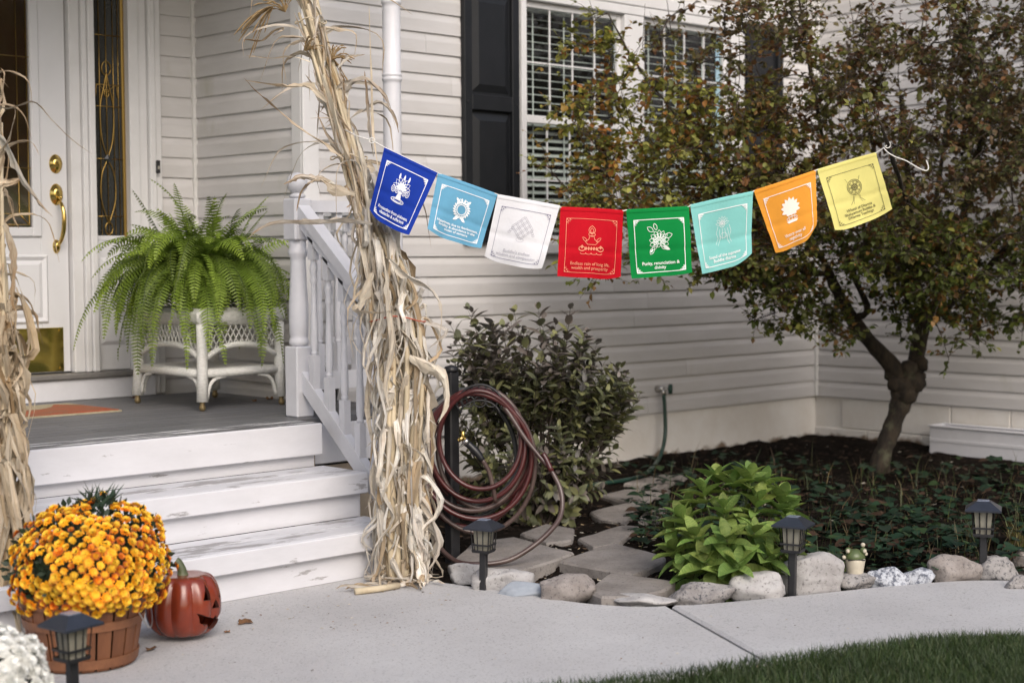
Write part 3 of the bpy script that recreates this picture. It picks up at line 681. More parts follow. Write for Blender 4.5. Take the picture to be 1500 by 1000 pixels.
# ================================================================== OBJECTS ON THE PORCH
# door mat
dm = thing('door_mat', (-.35, .45, FLOOR), 'woven orange and beige door mat in front of the front door', 'door mat')
P = [gnd(176, 604, FLOOR), gnd(112, 587.5, FLOOR)]
mx1 = -.165; my0, my1 = .20, .70
def matp(poly, name, m, z): MB().prism(poly, FLOOR+.0005, FLOOR+z).build(name, m, dm)
matp([(-1.0, my0), (mx1, my0), (mx1, my1), (-1.0, my1)], 'backing', m_matb, .007)
lf = [(-1.0, my0+.03), (mx1-.01, my0+.01), (mx1-.02, my1-.16), (mx1-.10, my1-.06), (mx1-.17, my1-.17), (mx1-.26, my0+.26), (mx1-.40, my0+.30), (mx1-.55, my0+.16), (-1.0, my0+.22)]
matp(lf, 'leaf_motif', m_mato, .0105)
matp([(-1.0, my1-.2), (mx1-.3, my1-.14), (mx1-.36, my1-.03), (-1.0, my1-.04)], 'leaf_motif', mat('mat_green', (.22, .23, .15), .95, (.34, .32, .22), vs=20, bump=.5, bs=220), .0095)
# dry leaves on the porch floor and the walk
def dry_leaf(p, s, label, grp):
    mb = MB(); n = 9; V = [(0, 0, .002)]; 
    for i in range(n):
        t = 2*pi*i/n; r_ = s*(1 if i % 2 else .55)*U(.8, 1.15); V.append((r_*cos(t), r_*sin(t)*.75, abs(U(-.1, .55))*s+.002))
    mb.add([Vector(v)+Vector(p) for v in V], [(0, 1+i, 1+(i+1) % n) for i in range(n)])
    tag(mb.build('dry_leaf', m_dryleaf, None, org=p), label, 'leaf', grp)
for px, py, sz, lb in ((199, 583, .030, 'larger curled dry leaf on the porch floor by the wicker table leg nearest the door'), (208, 579, .018, 'smaller dry leaf on the porch floor beside a larger one near the door mat'),
                       (373, 588, .018, 'small dry leaf on the porch floor under the middle of the wicker table'), (396, 585, .028, 'larger curled dry leaf on the porch floor by the wicker table leg nearest the railing')):
    dry_leaf(gnd(px, py, FLOOR+.001), sz, lb, 'dry leaves under the wicker table')
dry_leaf(gnd(361, 912, .001), .038, 'curled brown dry leaf lying on the walk in front of the steps', None)
dry_leaf(gnd(333, 926, .001), .016, 'tiny dark scrap of dry leaf on the walk beside the pumpkin', None)
dry_leaf(gnd(222, 952, .001), .03, 'dark crumpled dry leaf beside the foot of the bushel basket', None)
# wicker table
TB = [Vector((.098, -.04)), Vector((.505, .55))]
tx0, ty0 = .098, -.045; tx1, ty1 = .512, .50; TZ = FLOOR+.455
wt = thing('wicker_table', ((tx0+tx1)/2, (ty0+ty1)/2, FLOOR), 'white wicker plant table with lattice apron and lower shelf on the porch', 'table')
mb = MB().box((tx0-.03, ty0-.03, TZ-.075), (tx1+.03, ty1+.03, TZ), .022); sm_auto(mb.build('tabletop', m_wicker, wt), 50)
for (x, y, sx, sy) in ((tx0, ty0, -1, -1), (tx1, ty0, 1, -1), (tx0, ty1, -1, 1), (tx1, ty1, 1, 1)):
    lg = MB().tube([(x, y, TZ-.07), (x, y, FLOOR+.30), (x, y, FLOOR+.17), (x+sx*.006, y+sy*.006, FLOOR+.04)], [.025, .0235, .024, .026], 12).build('leg', m_wicker, wt, smooth=True)
    MB().lathe([(.006, 0), (.013, .004), (.015, .018), (.010, .03), (.014, .04)], (x+sx*.006, y+sy*.006, FLOOR+.0), 10).build('caster', m_caster, lg, smooth=True)
def face_pts(i):
    return {0: ((tx0, ty0), (tx1, ty0)), 1: ((tx0, ty1), (tx0, ty0)), 2: ((tx1, ty0), (tx1, ty1)), 3: ((tx1, ty1), (tx0, ty1))}[i]
for i in range(4):
    a, b = [Vector((*p, 0)) for p in face_pts(i)]; L = (b-a).length; d = (b-a).normalized(); a = a+d*.02; L -= .04
    arch = lambda s: TZ-.165-.055*(abs(2*s-1)**2.4)
    MB().tube([a+d*L*s+Vector((0, 0, arch(s))) for s in [k/14 for k in range(15)]], .0135, 8).build('arch', m_wicker, wt, smooth=True)
    lm = MB(); nrm = Vector((d.y, -d.x, 0))
    n = int(L/.030)
    for k in range(-5, n+1):
        for s_ in (-1, 1):
            s0 = k*.030+ (0 if s_ > 0 else .14); q = []
            for t in [j/8 for j in range(9)]:
                ss = s0+s_*t*.14*.62; z = TZ-.07-t*.15
                if 0 <= ss <= L and z > arch(ss/L)-.002: q.append(a+d*ss+Vector((0, 0, z))+nrm*.002*s_)
            if len(q) > 1: lm.tube(q, .0032, 5)
    if lm.v: lm.build('lattice_panel', m_wicker, wt, smooth=True)
    MB().tube([a+Vector((0, 0, FLOOR+.165)), a+d*L+Vector((0, 0, FLOOR+.165))], .019, 8).build('shelf_rail', m_wicker, wt, smooth=True)
    for e, sg in ((a, 1), (a+d*L, -1)):
        MB().tube(bez([e+d*sg*.10+Vector((0, 0, FLOOR+.150)), e+d*sg*.045+Vector((0, 0, FLOOR+.138)), e+d*sg*.016+Vector((0, 0, FLOOR+.105)), e+d*sg*.002+Vector((0, 0, FLOOR+.05))], 8), .009, 6).build('bracket', m_wicker, wt, smooth=True)
MB().box((tx0+.012, ty0+.012, FLOOR+.158), (tx1-.012, ty1-.012, FLOOR+.184), .003).build('shelf', m_wicker, wt)
# black pot behind the railing
bp_ = thing('black_pot', (.60, -.22, FLOOR), 'glossy black pot standing behind the porch railing by the house corner', 'pot')
MB().lathe([(.07, 0), (.085, .01), (.11, .13), (.112, .19), (.122, .20), (.122, .222), (.108, .225), (.10, .17), (.02, .16)], (.60, -.22, FLOOR), 24).build('vessel', m_blackp, bp_, smooth=True)
MB().lathe([(.09, 0), (.095, .006), (.0, .012)], (.60, -.22, FLOOR+.165), 20).build('soil', m_soil, bp_)

# fern
FC = Vector(((tx0+tx1)/2-.03, (ty0+ty1)/2+.0, TZ))
fern = thing('fern', FC, 'large arching green fern spilling over the white wicker table', 'plant')
MB().lathe([(.09, .001), (.12, .02), (.15, .17), (.155, .2), (.14, .2), (.13, .17), (.01, .16)], FC, 24).build('pot', m_pot, fern, smooth=True)
MB().lathe([(.13, 0), (.12, .02), (.01, .03)], FC+Vector((0, 0, .165)), 20).build('soil', m_soil, fern)
def frond(az, el, L, droop, wd, tone, lift=0, off=.04, roll=0):
    base = FC+Vector((cos(az)*off, sin(az)*off, .17+lift)); d = Vector((cos(az)*cos(el), sin(az)*cos(el), sin(el)))
    n = 26; pts = [base]; p = base.copy(); v = d.copy(); lat = Vector((-sin(az), cos(az), 0)); wob = U(-1.6, 1.6)
    for i in range(n):
        v = (v+Vector((0, 0, -droop*(.3+1.2*i/n)/n*2))+lat*wob*.02).normalized(); p = p+v*L/n
        if p.z < FLOOR+.05: p.z = FLOOR+.05
        if p.y > YD-.06: p.y = YD-.06
        if p.x > XS-.05 and p.y > -.02: p.x = XS-.05
        pts.append(p.copy())
    mb = MB(); C = []
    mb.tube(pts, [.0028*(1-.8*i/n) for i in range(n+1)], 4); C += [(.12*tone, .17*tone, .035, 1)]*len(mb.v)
    m = int(L/.0165)
    for k in range(m):
        t = .10+.90*k/m; f = t*n; i = min(int(f), n-1); q = pts[i].lerp(pts[i+1], f-i); T = (pts[i+1]-pts[i]).normalized()
        S = T.cross(Vector((0, 0, 1)))
        if S.length < .15: S = lat.copy()
        S.normalize(); S.rotate(Matrix.Rotation(roll*(.4+t), 3, T)); Nn = S.cross(T).normalized()
        pl = wd*(min(1, (t-.02)*5)**.7)*(1-t**3.2)*1.0+.004; pw = .0056
        for s in (-1, 1):
            dd = (S*s*.93+T*.28-Nn*U(.05, .3)).normalized(); e = pl*U(.9, 1.08)
            a = q-T*pw*.7; b = q+T*pw*.8; c = q+dd*e*.6+T*pw*.75-Nn*.001; c2 = q+dd*e*.6-T*pw*.55-Nn*.001; tip = q+dd*e+T*pw*.25-Nn*e*.12
            n0 = len(mb.v); mb.v += [tuple(x) for x in (a, b, c, tip, c2)]; mb.f += [(n0, n0+1, n0+2, n0+4), (n0+4, n0+2, n0+3)]
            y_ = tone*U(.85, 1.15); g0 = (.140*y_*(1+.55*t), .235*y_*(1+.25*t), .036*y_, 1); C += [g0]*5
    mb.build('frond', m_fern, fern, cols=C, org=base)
for i in range(330):
    az = i*2.39996+U(-.5, .5); k_ = R.random()
    if k_ < .30: el = U(.55, 1.5); L = U(.28, .50); dr = U(.2, 1.5); o_ = U(0, .13)
    elif k_ < .66: el = U(.25, 1.05); L = U(.30, .58); dr = U(.9, 2.6); o_ = U(.02, .13)
    else: el = U(-.1, .7); L = U(.34, .68); dr = U(1.3, 3.4); o_ = U(.05, .14)
    hd_v = Vector((cos(az), sin(az), 0)); toward = -hd_v.dot(Vector((fw.x, fw.y, 0))); left = -hd_v.dot(rt)
    if toward < -.45: L *= .75
    if left > .4: L *= 1.0
    if left < -.5: L *= .9
    frond(az, el, L, dr, U(.034, .056), U(.5, 1.4), off=o_, roll=U(-.8, .8))

# ================================================================== MUMS, BASKET, PUMPKIN
def flower_mesh(name, rad, layers, mp, mc, cup=.4):
    V = []; F = []; mi = []
    for li, (r0, r1, n, z0, z1, off) in enumerate(layers):
        for i in range(n):
            t = 2*pi*(i+off)/n+U(-.12, .12); rr = r1*U(.82, 1.1); w_ = rr*pi/n*.85
            c, s = cos(t), sin(t); k = len(V); zt = z1+rr*U(-.12, .12)
            for (r_, sd_, z) in ((r0, -w_*.5, z0), (r0, w_*.5, z0), (rr*.8, w_, (z0+zt)/2+.10*rad), (rr, 0, zt), (rr*.8, -w_, (z0+zt)/2+.10*rad)):
                V.append((r_*c-sd_*s, r_*s+sd_*c, z))
            F.append((k, k+1, k+2, k+3, k+4)); mi.append(1 if li >= 2 else 0)
    k = len(V); n = 6
    for i in range(n): V.append((rad*.15*cos(2*pi*i/n), rad*.15*sin(2*pi*i/n), rad*.40))
    V.append((0, 0, rad*.5)); F += [(k+i, k+(i+1) % n, k+n) for i in range(n)]; mi += [1]*n
    me = bpy.data.meshes.new(name); me.from_pydata(V, [], F); me.materials.append(mp); me.materials.append(mc)
    me.polygons.foreach_set('material_index', mi); me.update(); return me
def mum_layers(r_): return [(r_*.2, r_, 17, 0, r_*.02, 0), (r_*.2, r_*.86, 15, r_*.10, r_*.22, .5), (r_*.15, r_*.62, 12, r_*.18, r_*.42, .2), (r_*.1, r_*.38, 9, r_*.24, r_*.55, .6)]
def dome_pts(n, c, a, b, h, zmin):
    """evenly spread points with normals on an uneven dome"""
    out = []
    for i in range(n):
        z = 1-(1-zmin)*(i+.5)/n; t = i*2.39996; r_ = sqrt(max(0, 1-z*z)); d = Vector((r_*cos(t), r_*sin(t), z))
        k = 1+.16*noise.noise(d*2.2+Vector((3, 1, 7)))+U(-.045, .045)
        p = c+Vector((d.x*a*k, d.y*b*k, d.z*h*k)); nn = Vector((d.x/a, d.y/b, d.z/h)).normalized(); out.append((p, nn))
    return out
BC = gnd(108, 984); BC.z = 0
# bushel basket
hr0 = Vector((rt.x, rt.y, 0)).normalized()
BC += Vector((fw.x, fw.y, 0)).normalized()*.12
bk = thing('bushel_basket', BC, 'brown slatted bushel basket holding the orange chrysanthemums', 'basket')
BH = .225
def brad(z): return .145+.04*(z/BH)
NS = 22
for i in range(NS):
    t0 = 2*pi*i/NS; dw = 2*pi/NS*.43; V = []
    for z in (0.004, BH*.35, BH*.7, BH):
        for dr in (0, .005):
            for sg in (-1, 1): V.append(BC+Vector((cos(t0+sg*dw)*(brad(z)+dr), sin(t0+sg*dw)*(brad(z)+dr), z)))
    F = []
    for k in range(3):
        a = k*4; F += [(a+2, a+3, a+7, a+6), (a+1, a, a+4, a+5), (a, a+2, a+6, a+4), (a+3, a+1, a+5, a+7)]
    F += [(0, 1, 3, 2), (12, 14, 15, 13)]
    MB().add(V, F).build('stave', m_stave, bk)
for z, hh in ((.012, .028), (.125, .026), (BH-.034, .034)):
    V = []; n = 48; F = []
    for k in range(n):
        t = 2*pi*k/n
        for (dr, dz) in ((.0055, 0), (.0095, 0), (.0095, hh), (.0055, hh)): V.append(BC+Vector((cos(t)*(brad(z+dz)+dr), sin(t)*(brad(z+dz)+dr), z+dz)))
    for k in range(n):
        j = (k+1) % n; F += [(k*4+q, j*4+q, j*4+(q+1) % 4, k*4+(q+1) % 4) for q in range(4)]
    MB().add(V, F).build('hoop', m_hoop, bk)
MB().lathe([(.14, .006), (.165, BH-.06), (.01, BH-.05)], BC, 24).build('soil', m_soil, bk)
hd = BC+rt*.185+Vector((0, 0, BH-.05))
MB().tube(bez([hd+fw*.06, hd+rt*.02+Vector((0, 0, -.05)), hd+rt*.02-fw*.05+Vector((0, 0, -.06)), hd-fw*.10], 14), .0022, 6).build('wire_handle', m_steel, bk, smooth=True)
# orange mum
MC = BC+Vector((0, 0, BH+.015))+hr0*.025
mum = thing('chrysanthemum', MC, 'round orange and yellow chrysanthemum blooming in a bushel basket', 'flower plant')
fm = [flower_mesh('mum_flower', .0192, mum_layers(.0192), m_mum, m_mumc) for _ in range(3)]; fb = flower_mesh('mum_bud', .0165, mum_layers(.0165), m_mumr, m_mum)
cc0 = MC+Vector((0, 0, .045))
def leafy_dome(c, a, b, h, n, m, par, ln=.035, zmin=-.35):
    mb = MB()
    for p, nn in dome_pts(n, c, a, b, h, zmin):
        p = c+(p-c)*U(.72, .97); d = (nn+Vector((U(-1, 1), U(-1, 1), U(-.4, 1)))*.8).normalized(); s = d.cross(Vector((U(-1, 1), U(-1, 1), U(-1, 1)))).normalized(); L = ln*U(.6, 1.2)
        k = len(mb.v); mb.v += [tuple(q) for q in (p, p+d*L*.5+s*L*.28, p+d*L, p+d*L*.5-s*L*.28)]; mb.f.append((k, k+1, k+2, k+3))
    V = []; 
    core = MB(); N_ = 14
    core.lathe([(max(.01, a*.8*sin(pi*i/9)), -h*.7*cos(pi*i/9)) for i in range(1, 9)], c, 20); core.build('inner_foliage', m, par, smooth=True)
    o = mb.build('foliage', m, par); o['kind'] = 'stuff'; return o
A_, H_ = .232, .205
leafy_dome(cc0, A_, A_, H_, 1500, m_mumleaf, mum, .03)
camd = (CAM-MC).normalized()
cand = dome_pts(690, cc0, A_, A_, H_, -.52)
vis = sorted(cand, key=lambda q: -(q[1].dot(camd)))
cnt = 0
for p, nn in vis:
    if cnt >= 300: break
    pj = proj(p)
    # open patches where the dark foliage shows
    gap = noise.noise(p*9.5)
    if gap > .47 or ((pj[0]-60)/15)**2+((pj[1]-830)/20)**2 < 1: continue
    nn = (nn+Vector((U(-.35, .35), U(-.35, .35), U(-.1, .35)))).normalized(); s = U(.62, 1.1)
    edge = nn.dot(camd) < .18 or R.random() < .10
    M_ = Matrix.Translation(p) @ nn.to_track_quat('Z', 'Y').to_matrix().to_4x4() @ Matrix.Rotation(U(0, 6), 4, 'Z') @ Matrix.Scale(s, 4)
    inst('flower', fb if edge else R.choice(fm), mum, M_); cnt += 1
# spiky green tuft on top of the mum and a red-orange bloom beside it
tf = MB(); tp = cc0+Vector((0, 0, H_-.02))+rt*.02
for i in range(60):
    d = Vector((U(-1, 1), U(-1, 1), U(.5, 1.3))).normalized(); L = U(.05, .10); s = d.cross(Vector((0, 0, 1))).normalized()*.0025
    b0 = tp+Vector((U(-.03, .03), U(-.03, .03), 0)); k = len(tf.v); tf.v += [tuple(q) for q in (b0-s, b0+s, b0+d*L*.6+s*.8, b0+d*L+Vector((0, 0, -.01)), b0+d*L*.6-s*.8)]; tf.f.append((k, k+1, k+2, k+3, k+4))
tf.build('green_tuft', mat('tuft', (.03, .06, .035), .6), mum)
# white mum in the corner
WC = gnd(-25, 1085); WC.z = .0
wm = thing('white_chrysanthemum', WC, 'white chrysanthemum with shaggy blooms in front of the corn stalks', 'flower plant')
MB().lathe([(.07, 0), (.075, .01), (.10, .13), (.105, .14), (.095, .14), (.02, .13)], WC, 20).build('pot', m_pot, wm, smooth=True)
cw = WC+Vector((0, 0, .135)); leafy_dome(cw, .15, .15, .135, 600, m_mumleaf, wm, .03)
fwm = [flower_mesh('white_flower', .026, [(.004, .028, 17, -.002, -.004, 0), (.004, .024, 15, .003, .006, .5), (.003, .018, 12, .007, .012, .2), (.003, .011, 9, .010, .018, .7)], m_mumw, m_mumw) for _ in range(3)]
for p, nn in dome_pts(190, cw, .158, .158, .142, -.35):
    if noise.noise(p*12) > .42 or nn.dot((CAM-cw).normalized()) < -.55: continue
    nn = (nn+Vector((U(-.4, .4), U(-.4, .4), U(-.2, .3)))).normalized()
    inst('flower', R.choice(fwm), wm, Matrix.Translation(p) @ nn.to_track_quat('Z', 'Y').to_matrix().to_4x4() @ Matrix.Scale(U(.8, 1.15), 4))

# carved ceramic pumpkin
PB = gnd(262, 941); PB.z = 0; PB += Vector((fw.x, fw.y, 0)).normalized()*.075
pk = thing('jack_o_lantern', PB, 'glossy reddish orange carved jack-o-lantern on the walk beside the basket', 'pumpkin')
PRX, PH = .118, .232
hr = Vector((rt.x, rt.y, 0)).normalized(); hb = -Vector((fw.x, fw.y, 0)).normalized()
fdir = (hb*cos(radians(72))+hr*sin(radians(72))).normalized(); fside = Vector((-fdir.y, fdir.x, 0))
def pump_r(t, z):      # t azimuth from face, z -1..1
    ribs = abs(sin(t*5.0+.6)); return (1-.13*(1-ribs)**1.5*(1-.25*abs(z)))
def pump(scale, flip):
    V = []; F = []; n = 90; m = 40
    for j in range(m+1):
        ph = pi*j/m; zc = -cos(ph)
        for i in range(n):
            t = 2*pi*i/n; r_ = PRX*(sin(ph)**.72)*pump_r(t, zc)*(1.04-.06*zc); z = PH/2*zc
            if zc > .6: z -= .030*((zc-.6)/.4)**2
            if zc < -.85: z += .012*((-zc-.85)/.15)
            z = max(z, -PH/2+.006)
            p = fdir*(r_*cos(t))+fside*(r_*sin(t)); V.append(PB+Vector((0, 0, PH/2))+(p+Vector((0, 0, z)))*scale)
    for j in range(m):
        for i in range(n): F.append((j*n+i, j*n+(i+1) % n, (j+1)*n+(i+1) % n, (j+1)*n+i))
    return V, [f[::-1] for f in F] if flip else F
tmp = []
def cutter(poly):
    """prism through the front; poly in (side, height) about the face centre; +side is to the viewer's right of the face"""
    n = len(poly); o0 = PB+Vector((0, 0, PH/2)); V = [o0+fside*x+Vector((0, 0, z))+fdir*d for d in (.045, .2) for x, z in poly]
    area = sum(poly[i-1][0]*poly[i][1]-poly[i][0]*poly[i-1][1] for i in range(n))
    F = [tuple(range(n)), tuple(range(2*n-1, n-1, -1))]+[(i, n+i, n+(i+1) % n, (i+1) % n) for i in range(n)]
    if area > 0: F = [f[::-1] for f in F]
    return MB().add(V, F)
V, F = pump(1, False); outer = MB().add(V, F)
V2, F2 = pump(.90, True); outer.add(V2, F2)
po = outer.build('shell', m_pump, pk, smooth=True); po.data.materials.append(m_pumpin)
cu = MB()
for poly in ([(-.058, .020), (-.014, .014), (-.034, .068)], [(.058, .020), (.014, .014), (.034, .068)], [(-.013, -.014), (.013, -.014), (0, .016)],
             [(-.072, -.018), (-.048, -.032), (-.02, -.040), (-.006, -.046), (.0, -.036), (.006, -.046), (.02, -.040), (.048, -.032), (.072, -.018), (.064, -.05), (.046, -.064), (.04, -.058), (.03, -.068), (.014, -.082), (-.014, -.082), (-.03, -.068), (-.04, -.058), (-.046, -.064), (-.064, -.05)]):
    c_ = cutter(poly); cu.add(c_.v, c_.f)
cob = cu.build('cut', m_pumpin, None)
md = po.modifiers.new('b', 'BOOLEAN'); md.object = cob; md.operation = 'DIFFERENCE'; md.solver = 'EXACT'
bpy.context.view_layer.update()
ev = po.evaluated_get(bpy.context.evaluated_depsgraph_get()); nm = bpy.data.meshes.new_from_object(ev); po.modifiers.clear(); po.data = nm
bpy.data.objects.remove(cob)
try: nm.set_sharp_from_angle(angle=radians(45))
except Exception: pass
st0 = PB+Vector((0, 0, PH-.036))
MB().tube(bez([st0, st0-hr*.003+Vector((0, 0, .022)), st0-hr*.012+Vector((0, 0, .042)), st0-hr*.022+Vector((0, 0, .05))], 12), [.022, .019, .0165, .0155, .015, .0145, .014, .014, .014, .014, .0145, .015, .015], 8).build('stem', m_pstem, pk, smooth=True)

# ================================================================== SOLAR PATH LIGHTS
sol = thing('solar_light', (0, 0, 0), 'x', 'garden light', 'solar path lights along the walk')
ORG['solar_light'] = Vector((0, 0, 0))
s_ = .058
MB().add([(-s_, -s_, .235), (s_, -s_, .235), (s_, s_, .235), (-s_, s_, .235), (-s_, -s_, .241), (s_, -s_, .241), (s_, s_, .241), (-s_, s_, .241), (-.022, -.022, .266), (.022, -.022, .266), (.022, .022, .266), (-.022, .022, .266)],
         [(3, 2, 1, 0), (0, 1, 5, 4), (1, 2, 6, 5), (2, 3, 7, 6), (3, 0, 4, 7), (4, 5, 9, 8), (5, 6, 10, 9), (6, 7, 11, 10), (7, 4, 8, 11), (8, 9, 10, 11)]).build('lamp_roof', m_navy, sol)
MB().box((-.019, -.019, .2665), (.019, .019, .2685)).build('solar_panel', m_solar, sol)
cg = MB(); q = .036; q2 = .030
for i in range(-1, 3):
    for sx in (0, 1):
        u_ = -1+2*(i+1)/3
        for (x, y) in ((u_, -1), (u_, 1), (-1, u_), (1, u_)):
            if sx == 0: cg.tube([(x*q2, y*q2, .155), (x*q, y*q, .235)], .0022, 4)
for z, e in ((.156, q2+.002), (.178, q2+.0035)):
    cg.box((-e, -e-.002, z-.003), (e, -e+.002, z+.003)).box((-e, e-.002, z-.003), (e, e+.002, z+.003)).box((-e-.002, -e, z-.003), (-e+.002, e, z+.003)).box((e-.002, -e, z-.003), (e+.002, e, z+.003))
cg.box((-q2-.002, -q2-.002, .149), (q2+.002, q2+.002, .153)); cg.build('lamp_cage', m_black, sol)
MB().add([(x*(q2-.007), y*(q2-.007), .154) for x, y in ((-1, -1), (1, -1), (1, 1), (-1, 1))]+[(x*(q-.007), y*(q-.007), .234) for x, y in ((-1, -1), (1, -1), (1, 1), (-1, 1))], [(0, 1, 5, 4), (1, 2, 6, 5), (2, 3, 7, 6), (3, 0, 4, 7)]).build('lens', m_frost, sol)
MB().box((-.0125, -.0125, -.06), (.0125, .0125, .149), .003).build('post', m_black, sol)
SL = [((708, 863), 'solar path light with smoke black cage beside pale rocks in front of the coiled hose', .4, 1.0),
      ((1160, 869), 'solar path light standing between the leafy green hydrangea and the large pale boulder', .35, 1.08),
      ((1440, 845), 'solar path light staked behind the tan rounded rock beside the dark ground cover', .5, 1.12),
      ((108, 1046), 'solar path light staked in front of the bushel basket of orange chrysanthemums', .15, 1.06)]
for i, (pp, lb, rz, sc) in enumerate(SL):
    o = sol if i == 0 else copy_tree(sol)
    p = gnd(*pp); p.z = -.01; o.location = p; o.rotation_euler = (U(-.02, .02), U(-.02, .02), rz); o.scale = (sc,)*3; o['label'] = lb

# ================================================================== ROCKS
def rock(px, py, wpx, hpx, mi, label, flat=1.0, back=0.5, seed=0):
    b = gnd(px, py, -.01); dp = proj(b)[2]; W = wpx*dp/FPX/2; H = hpx*dp/FPX*.92; D = max(W*.62, H*.6)*back*1.6
    c = b+Vector((fw.x, fw.y, 0)).normalized()*D*.8; rz = Matrix.Rotation(math.atan2(rt.y, rt.x), 3, 'Z'); V = []; F = []; n, m = 40, 24
    rk = random.Random(seed*13+5); cuts_ = []
    for _ in range(13):
        v = Vector((rk.gauss(0, 1), rk.gauss(0, 1), rk.gauss(.2, .8))).normalized(); cuts_.append((v, rk.uniform(.60, .90)))
    for j in range(m+1):
        ph = pi*j/m
        for i in range(n):
            t = 2*pi*i/n; d = Vector((sin(ph)*cos(t), sin(ph)*sin(t), -cos(ph)))
            fc = min([1]+[c_/max(1e-3, d.dot(v_)) for v_, c_ in cuts_ if d.dot(v_) > .3]); fc = 1-(1-fc)*.95
            k = fc*1.16+.12*noise.noise(d*1.1+Vector((seed*7.3, seed, 2)))+.09*noise.noise(d*2.6+Vector((seed, 3, seed*2)))+.025*noise.noise(d*7+Vector((seed, 1, 0)))
            e = Vector((math.copysign(abs(d.x)**.93, d.x), math.copysign(abs(d.y)**.93, d.y), math.copysign(abs(d.z)**.95, d.z)))*k
            z = e.z*H*.62+H*.38; z = max(z, -.03)
            V.append(c+rz @ Vector((e.x*W*1.03, e.y*D, 0))+Vector((0, 0, z)))
    for j in range(m):
        for i in range(n): F.append((j*n+i, j*n+(i+1) % n, (j+1)*n+(i+1) % n, (j+1)*n+i))
    o = MB().add(V, F).build('rock', m_rock[mi], None, smooth=True)
    tag(o, label, 'rock', 'rocks edging the planting bed'); return c, H
rock(681, 853, 52, 30, 0, 'smooth pale grey rock at the foot of the corn stalks', seed=1)
rock(738, 868, 82, 38, 0, 'grey rounded rock right behind a solar light post near the hose', seed=2)
rock(767, 876, 70, 22, 2, 'low flat bluish rock wedged in front of a grey rounded one', seed=3, back=.6)
rock(838, 882, 88, 38, 3, 'rough brown-grey ridged rock in front of the stepping stones', seed=14)
rock(941, 890, 84, 17, 0, 'low pale rock almost flush with the walk beside the slab joint', seed=5, back=.7)
rock(1029, 886, 96, 30, 1, 'flat oval speckled grey rock in front of the hydrangea', seed=6)
rock(1116, 879, 84, 40, 0, 'white rounded rock in front of the hydrangea beside a solar light', seed=7)
rock(1195, 870, 92, 58, 0, 'largest pale boulder, beside a solar light post', seed=8)
rc, rh = rock(1257, 864, 62, 22, 1, 'flat grey rock that the frog ornament sits on', seed=9, back=.9)
rock(1303, 861, 56, 30, 4, 'blue-grey speckled granite rock beside the frog ornament', seed=10)
rock(1346, 857, 50, 24, 4, 'small light speckled granite rock between blue-grey and tan rocks', seed=11)
rock(1402, 854, 74, 40, 3, 'tan dome-shaped rock in front of a solar light', seed=21)
rock(1466, 852, 60, 42, 1, 'grey speckled rock right beside a solar light post near the wing wall', seed=13)
rock(1496, 866, 40, 22, 1, 'low grey rock at the end of the rock row where the walk bends', seed=15)
rock(1503, 842, 26, 36, 3, 'tan rock behind the last low grey rock of the row', seed=16)
# frog ornament
fp = rc+Vector((0, 0, rh*.93)); sc = proj(fp)[2]/FPX
frog = thing('frog_ornament', fp, 'small green and cream frog ornament sitting on a flat grey rock', 'ornament')
MB().lathe([(.001, -.01), (11.5*sc, -.008), (12.2*sc, 4*sc), (13.6*sc, 13*sc), (15*sc, 21*sc), (14*sc, 25*sc), (6*sc, 27*sc)], fp, 20).build('body', m_frogc, frog, smooth=True)
mbh = MB(); n, m = 22, 10; V = []; F = []
for j in range(m+1):
    ph = pi*j/m
    for i in range(n):
        t = 2*pi*i/n; z = -cos(ph); V.append(fp+Vector((cos(t)*sin(ph)*15.8*sc, sin(t)*sin(ph)*14.5*sc, (25+(z*13 if z > 0 else z*4))*sc)))
for j in range(m):
    for i in range(n): F.append((j*n+i, j*n+(i+1) % n, (j+1)*n+(i+1) % n, (j+1)*n+i))
hd_ = mbh.add(V, F).build('head', m_frogg, frog, smooth=True)
def ball(c, r_, name, m, par):
    V = []; F = []; n, mm = 12, 8
    for j in range(mm+1):
        for i in range(n):
            V.append(Vector(c)+Vector((cos(2*pi*i/n)*sin(pi*j/mm), sin(2*pi*i/n)*sin(pi*j/mm), -cos(pi*j/mm)))*r_)
    for j in range(mm):
        for i in range(n): F.append((j*n+i, j*n+(i+1) % n, (j+1)*n+(i+1) % n, (j+1)*n+i))
    return MB().add(V, F).build(name, m, par, smooth=True)
for s in (-1, 1):
    e = fp+hr*s*11*sc+hb*5*sc+Vector((0, 0, 36*sc)); b_ = ball(e, 5*sc, 'eye_bulge', m_frogg, frog); ball(e+hb*3*sc+hr*s*1.2*sc, 3.2*sc, 'eye', m_frogc, b_)
ball(fp-hr*17*sc+hb*4*sc+Vector((0, 0, 26*sc)), 3.2*sc, 'hand', m_frogc, frog); ball(fp+hr*15*sc+hb*5*sc+Vector((0, 0, 31*sc)), 2.6*sc, 'hand', m_frogc, frog)
ball(fp+hr*11*sc+hb*2*sc+Vector((0, 0, 44*sc)), 3.4*sc, 'topknot', m_frogc, frog)
MB().tube([fp+hb*14.4*sc+hr*x*sc+Vector((0, 0, (24.5-.012*x*x)*sc))-hb*(.028*x*x)*sc for x in range(-12, 13, 2)], .9*sc, 5).build('mouth_line', m_dark, hd_, smooth=True)

